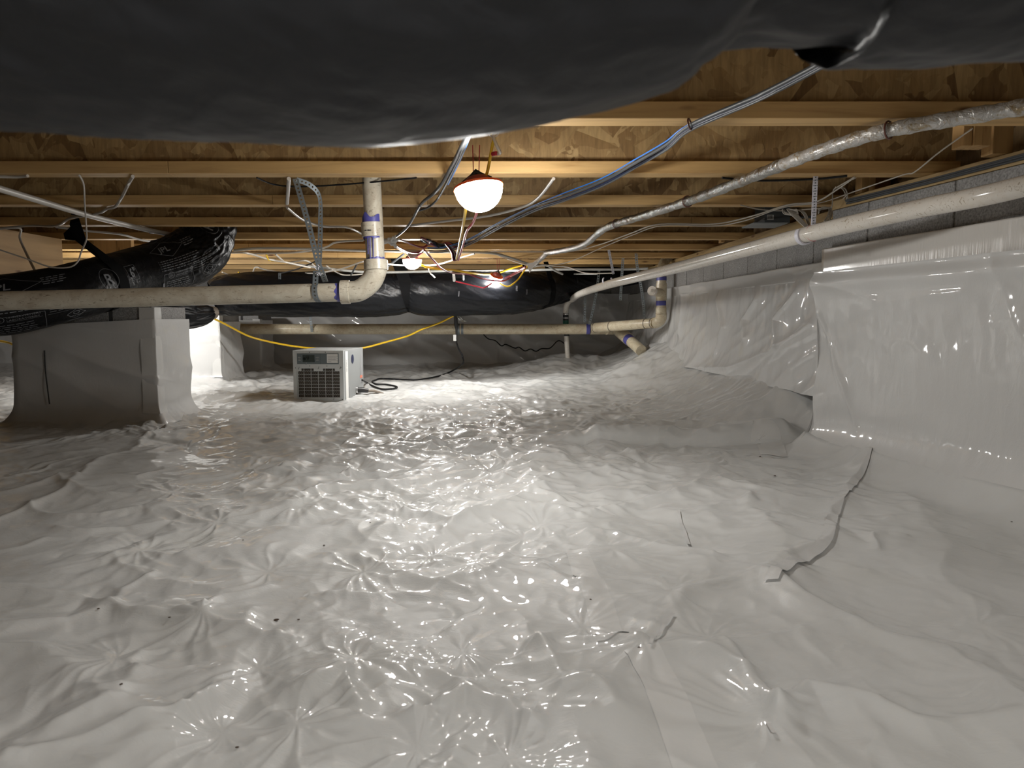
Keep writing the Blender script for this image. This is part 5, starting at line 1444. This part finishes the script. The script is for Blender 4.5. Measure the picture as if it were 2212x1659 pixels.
ub(gx0 + 0.001, gx0 + 0.008, 0.005, 0.008, gz0, gz1, 'filter_edge', UNIT)
# control panel
cpz0, cpz1 = H2 * 0.735, H2 * 0.94
cp = ub(-hw * 0.83, hw * 0.82, -0.003, 0.001, cpz0, cpz1, 'control_panel', PANEL, 0.002)
ub(-hw * 0.60, -hw * 0.13, -0.0045, -0.0025, cpz0 + 0.013, cpz1 - 0.010, 'lcd_screen', LCD, 0.0005, cp)
def text_obj(txt, size, Mx, name, mm, parent, bold=0.0):
    p = Print2D().text(txt, 0, 0, size, 0, bold); m = MB(); m.v = [tuple(Mx @ Vector((x, y, 0))) for x, y in p.v]; m.f = p.f
    return m.build(name, mm, parent)
RX = Matrix.Rotation(PI / 2, 4, 'X')
text_obj('69', 0.040, MU @ Matrix.Translation((-hw * 0.59, -0.0047, cpz0 + 0.024)) @ RX, 'lcd_digits', LCDT, cp, 0.0012)
for (bx_, bz_) in ((-0.73, 0.62), (-0.73, 0.38), (-0.02, 0.62), (-0.02, 0.38)):
    Mb = MU @ Matrix.Translation((hw * bx_, -0.003, cpz0 + (cpz1 - cpz0) * bz_)) @ RX @ Matrix.Diagonal((1, 0.42, 1, 1))
    MB().lathe([(0.0001, 0.003), (0.009, 0.0025), (0.011, 0.0)], Mb, 16).build('button', UNITL, cp, True)
ub(hw * 0.095, hw * 0.10, -0.0036, -0.0028, cpz0, cpz1, 'panel_divide', LCD, 0, cp)
pl_ = ub(hw * 0.36, hw * 0.79, -0.0040, -0.0028, cpz0 + 0.008, cpz1 - 0.003, 'instruction_label', LABELM, 0, cp)
tl = MB()
for i, (za, wl_) in enumerate(((0.80, 1), (0.66, 1), (0.50, 1), (0.40, .95), (0.24, 1), (0.14, .35))):
    zz_ = cpz0 + 0.006 + (cpz1 - cpz0 - 0.012) * za; x_ = hw * 0.39
    while x_ < hw * (0.39 + 0.36 * wl_):
        w_ = random.uniform(0.004, 0.009); tl.box(x_, x_ + w_, -0.0043, -0.0041, zz_, zz_ + 0.0028, MU); x_ += w_ + 0.0015
tl.build('label_text', GREYT, cp)
for i in range(2):
    pass
# screws and marks on the front
sc_ = MB()
for (sx_, sz_) in ((-.92, .05), (.93, .05), (-.90, .66), (.90, .67), (.30, .965), (-.33, .965), (-.33, .70), (.35, .70)):
    sc_.lathe([(0.0001, 0.001), (0.003, 0.001)], MU @ Matrix.Translation((hw * sx_, -0.0005, H2 * sz_)) @ RX, 8)
sc_.build('screws', GRILLD, un)
for (sx_, sz_) in ((-.70, .03), (.58, .03), (-.78, .62), (-.48, .71), (.0, .63), (.86, .63)):
    p0 = Vector((hw * sx_, -0.001, H2 * sz_ + 0.004)); MB().tube([MU @ p0, MU @ (p0 + Vector((0.006, -0.002, 0.016)))], [0.003, 0.0015], 6).build('filter_clip', UNITL, un, True)
# side details
RYs = Matrix.Rotation(PI / 2, 4, 'Z') @ RX
MS = MU @ Matrix.Translation((hw + 0.0012, 0, 0)) @ RYs
side = ub(hw, hw + 0.001, 0.045, 0.105, 0.012, H2 - 0.008, 'side_label', LABELM)
text_obj('TDU-40', 0.024, MS @ Matrix.Translation((0.062, H2 * 0.82, 0.0003)) @ Matrix.Rotation(-PI / 2, 4, 'Z'), 'model_text', GREYT, side, 0.0008)
MB().lathe([(0.0001, 0.001), (0.030, 0.001), (0.031, 0.0)], MS @ Matrix.Translation((0.215, H2 * 0.80, 0)), 24).build('round_port', NAVY, un)
tt = MB(); zz_ = H2 * 0.86
for i in range(11):
    hh = random.uniform(0.008, 0.014); tt.box(hw + 0.001, hw + 0.0014, 0.41 + 0.02 * random.random(), 0.46, zz_ - hh, zz_, MU); zz_ -= hh + 0.004
tt.build('side_markings', GREYT, un)
ub(hw, hw + 0.0015, 0.405, 0.465, H2 * 0.36, H2 * 0.42, 'red_label', SALM)
ub(hw, hw + 0.0015, 0.405, 0.465, H2 * 0.27, H2 * 0.33, 'grey_label', GREYT)
ub(hw, hw + 0.0012, 0.125, 0.135, H2 * 0.05, H2 * 0.26, 'side_marking', GREYT)
c = MU @ Vector((hw, 0.31, 0.045))
MB().cyl(c, c + Vector((0.012, 0, 0)), 0.026, 0.026, 18).build('drain_flange', CHROME, un, True)
MB().tube([c, c + Vector((0.045, 0.01, 0.0)), c + Vector((0.075, 0.02, -0.006))], [0.019, 0.018, 0.014], 12).build('drain_fitting', BLKP, un, True)
MB().tube([c + Vector((0.07, 0.02, -0.006)), c + Vector((0.11, 0.05, -0.01)), c + Vector((0.16, 0.10, -0.035))], 0.010, 10).build('drain_hose', FILTER, un, True)
for (fx, fy) in ((-1, 0.05), (1, 0.05), (-1, DP - 0.05), (1, DP - 0.05)):
    MB().cyl(MU @ Vector((fx * (hw - 0.035), fy, 0.002)), MU @ Vector((fx * (hw - 0.035), fy, -0.045)), 0.018, 0.018, 14).build('foot', BLKP, un, True)
ub(-hw * 0.72, hw * 0.9, 0.03, DP - 0.02, -0.03, -0.001, 'base', BLKP)

# ---------------------------------------------------------------- register boot
p = D(1629, 486, 3.50)
rb = empty('register_boot', p, 'grey sheet metal register boot with white flange under the joists at the right', 'register boot')
x0 = D(1628, 478, 3.5)[0]; x1 = D(1681, 478, 3.5)[0]; zb = D(1650, 482, 3.36)[2]
MB().box(x0, x1, 3.35, 3.49, zb, zb + 0.105).build('boot', BOOT, rb, bevel=0.002)
fx0 = D(1617, 483, 3.4)[0]; fx1 = D(1690, 483, 3.4)[0]
MB().box(fx0, fx1, 3.33, 3.50, zb - 0.006, zb).build('flange', UNITL, rb, bevel=0.0015)
lx0 = D(1657, 470, 3.35)[0]; lx1 = D(1671, 470, 3.35)[0]; lz0 = D(1660, 475, 3.35)[2]; lz1 = D(1660, 464, 3.35)[2]
lb = MB().box(lx0, lx1, 3.348, 3.3495, lz0, lz1).build('barcode_label', LABELM, rb)
bc = MB(); x_ = lx0 + 0.002
while x_ < lx1 - 0.003:
    w_ = random.choice((0.0012, 0.0022)); bc.box(x_, x_ + w_, 3.3472, 3.3478, lz0 + 0.005, lz1 - 0.002); x_ += w_ + 0.0016
bc.build('barcode', INK, lb)
MB().cyl(D(1638, 468, 3.349), D(1638, 468, 3.34), 0.006, 0.005, 12).build('knockout', BLKP, rb, True)

# ---------------------------------------------------------------- tapes and seams on the floor film
def F(*pp): return [onf(a, b)[:2] for a, b in pp]
ribbon_on_floor('seam_tape', F((1112, 855), (1110, 900), (1112, 945)), 0.075, 'clear tape strip standing up the middle of the floor film below the far pipes', 'tape')
ribbon_on_floor('seam_tape', F((1245, 1190), (1262, 1235), (1290, 1290), (1325, 1375)), 0.050, 'tape strip on the crumpled floor film right of centre', 'tape')
ribbon_on_floor('seam_tape', F((1385, 1400), (1420, 1470), (1460, 1560), (1510, 1680)), 0.055, 'glossy wide tape strip at the bottom right of centre', 'tape')
ribbon_on_floor('tape_patch', F((1625, 925), (1660, 955), (1672, 985)), 0.10, 'crinkled tape patch at the right end of the covered pipe ridge', 'tape')
def onwall_seam():
    P = [Vector((float(xw(y_)), y_, z_)) for y_, z_ in ((2.79, RZ(0.0)), (2.70, RZ(-0.16)), (2.62, RZ(-0.26)), (2.56, RZ(-0.37)))]
sf = [onf(p_, q_) for p_, q_ in ((1886, 962), (1868, 1000), (1830, 1060), (1802, 1110), (1785, 1165), (1725, 1210), (1665, 1260))]
ribbon_on_floor('film_overlap', [s_[:2] for s_ in sf], 0.026, 'raised overlap edge of the floor film running down from the near wall', 'film edge', film_wall, 0.0045)
for i, PP in enumerate((((1465, 1105), (1478, 1150), (1488, 1180)), ((1455, 1330), (1430, 1365), (1405, 1400)), ((1660, 1575), (1672, 1592)))):
    lbs = ('short dark crack-like fold edge beside the right slope', 'thin curved fold edge right of centre foreground', 'tiny dark slit in the film at the lower right')[i]
    w_ = (0.008, 0.006, 0.006)[i]
    ribbon_on_floor('film_flap', F(*PP), w_, lbs, 'film edge', film_wall, 0.005, 60, 4)

# crumbs of debris
CRL = {0: 'larger dark crumb in the left foreground of the floor film', 1: 'thin dark crumb just right of the larger left foreground crumb',
       3: 'brown crumb by the tape patch at the covered pipe ridge', 4: 'brown crumb on the smooth film in front of the tape patch', 2: 'dark crumb beside the middle tape strip'}
DL = 'small brown crumbs scattered on the floor film'
for i, (px_, py_) in enumerate(((597, 1341), (645, 1342), (1275, 1297), (1642, 987), (1674, 1029), (525, 1168), (213, 1320), (262, 1482), (983, 1003), (800, 1130), (2185, 1130), (1380, 1403), (700, 1180), (366, 1337), (512, 1618))):
    q = onf(px_, py_, 0.0015); r_ = 0.0038 if i in (0, 3, 4) else 0.002
    bm = bmesh.new(); bmesh.ops.create_icosphere(bm, subdivisions=1, radius=r_)
    for v_ in bm.verts: v_.co *= random.uniform(0.6, 1.2); v_.co.z *= 0.5; v_.co.x *= 1.5
    me = bpy.data.meshes.new('crumb'); bm.to_mesh(me); bm.free()
    o = link('debris_crumb', me, DIRT); o.location = q; tag(o, CRL.get(i, 'tiny brown speck lying on the white floor film'), 'crumb', DL)
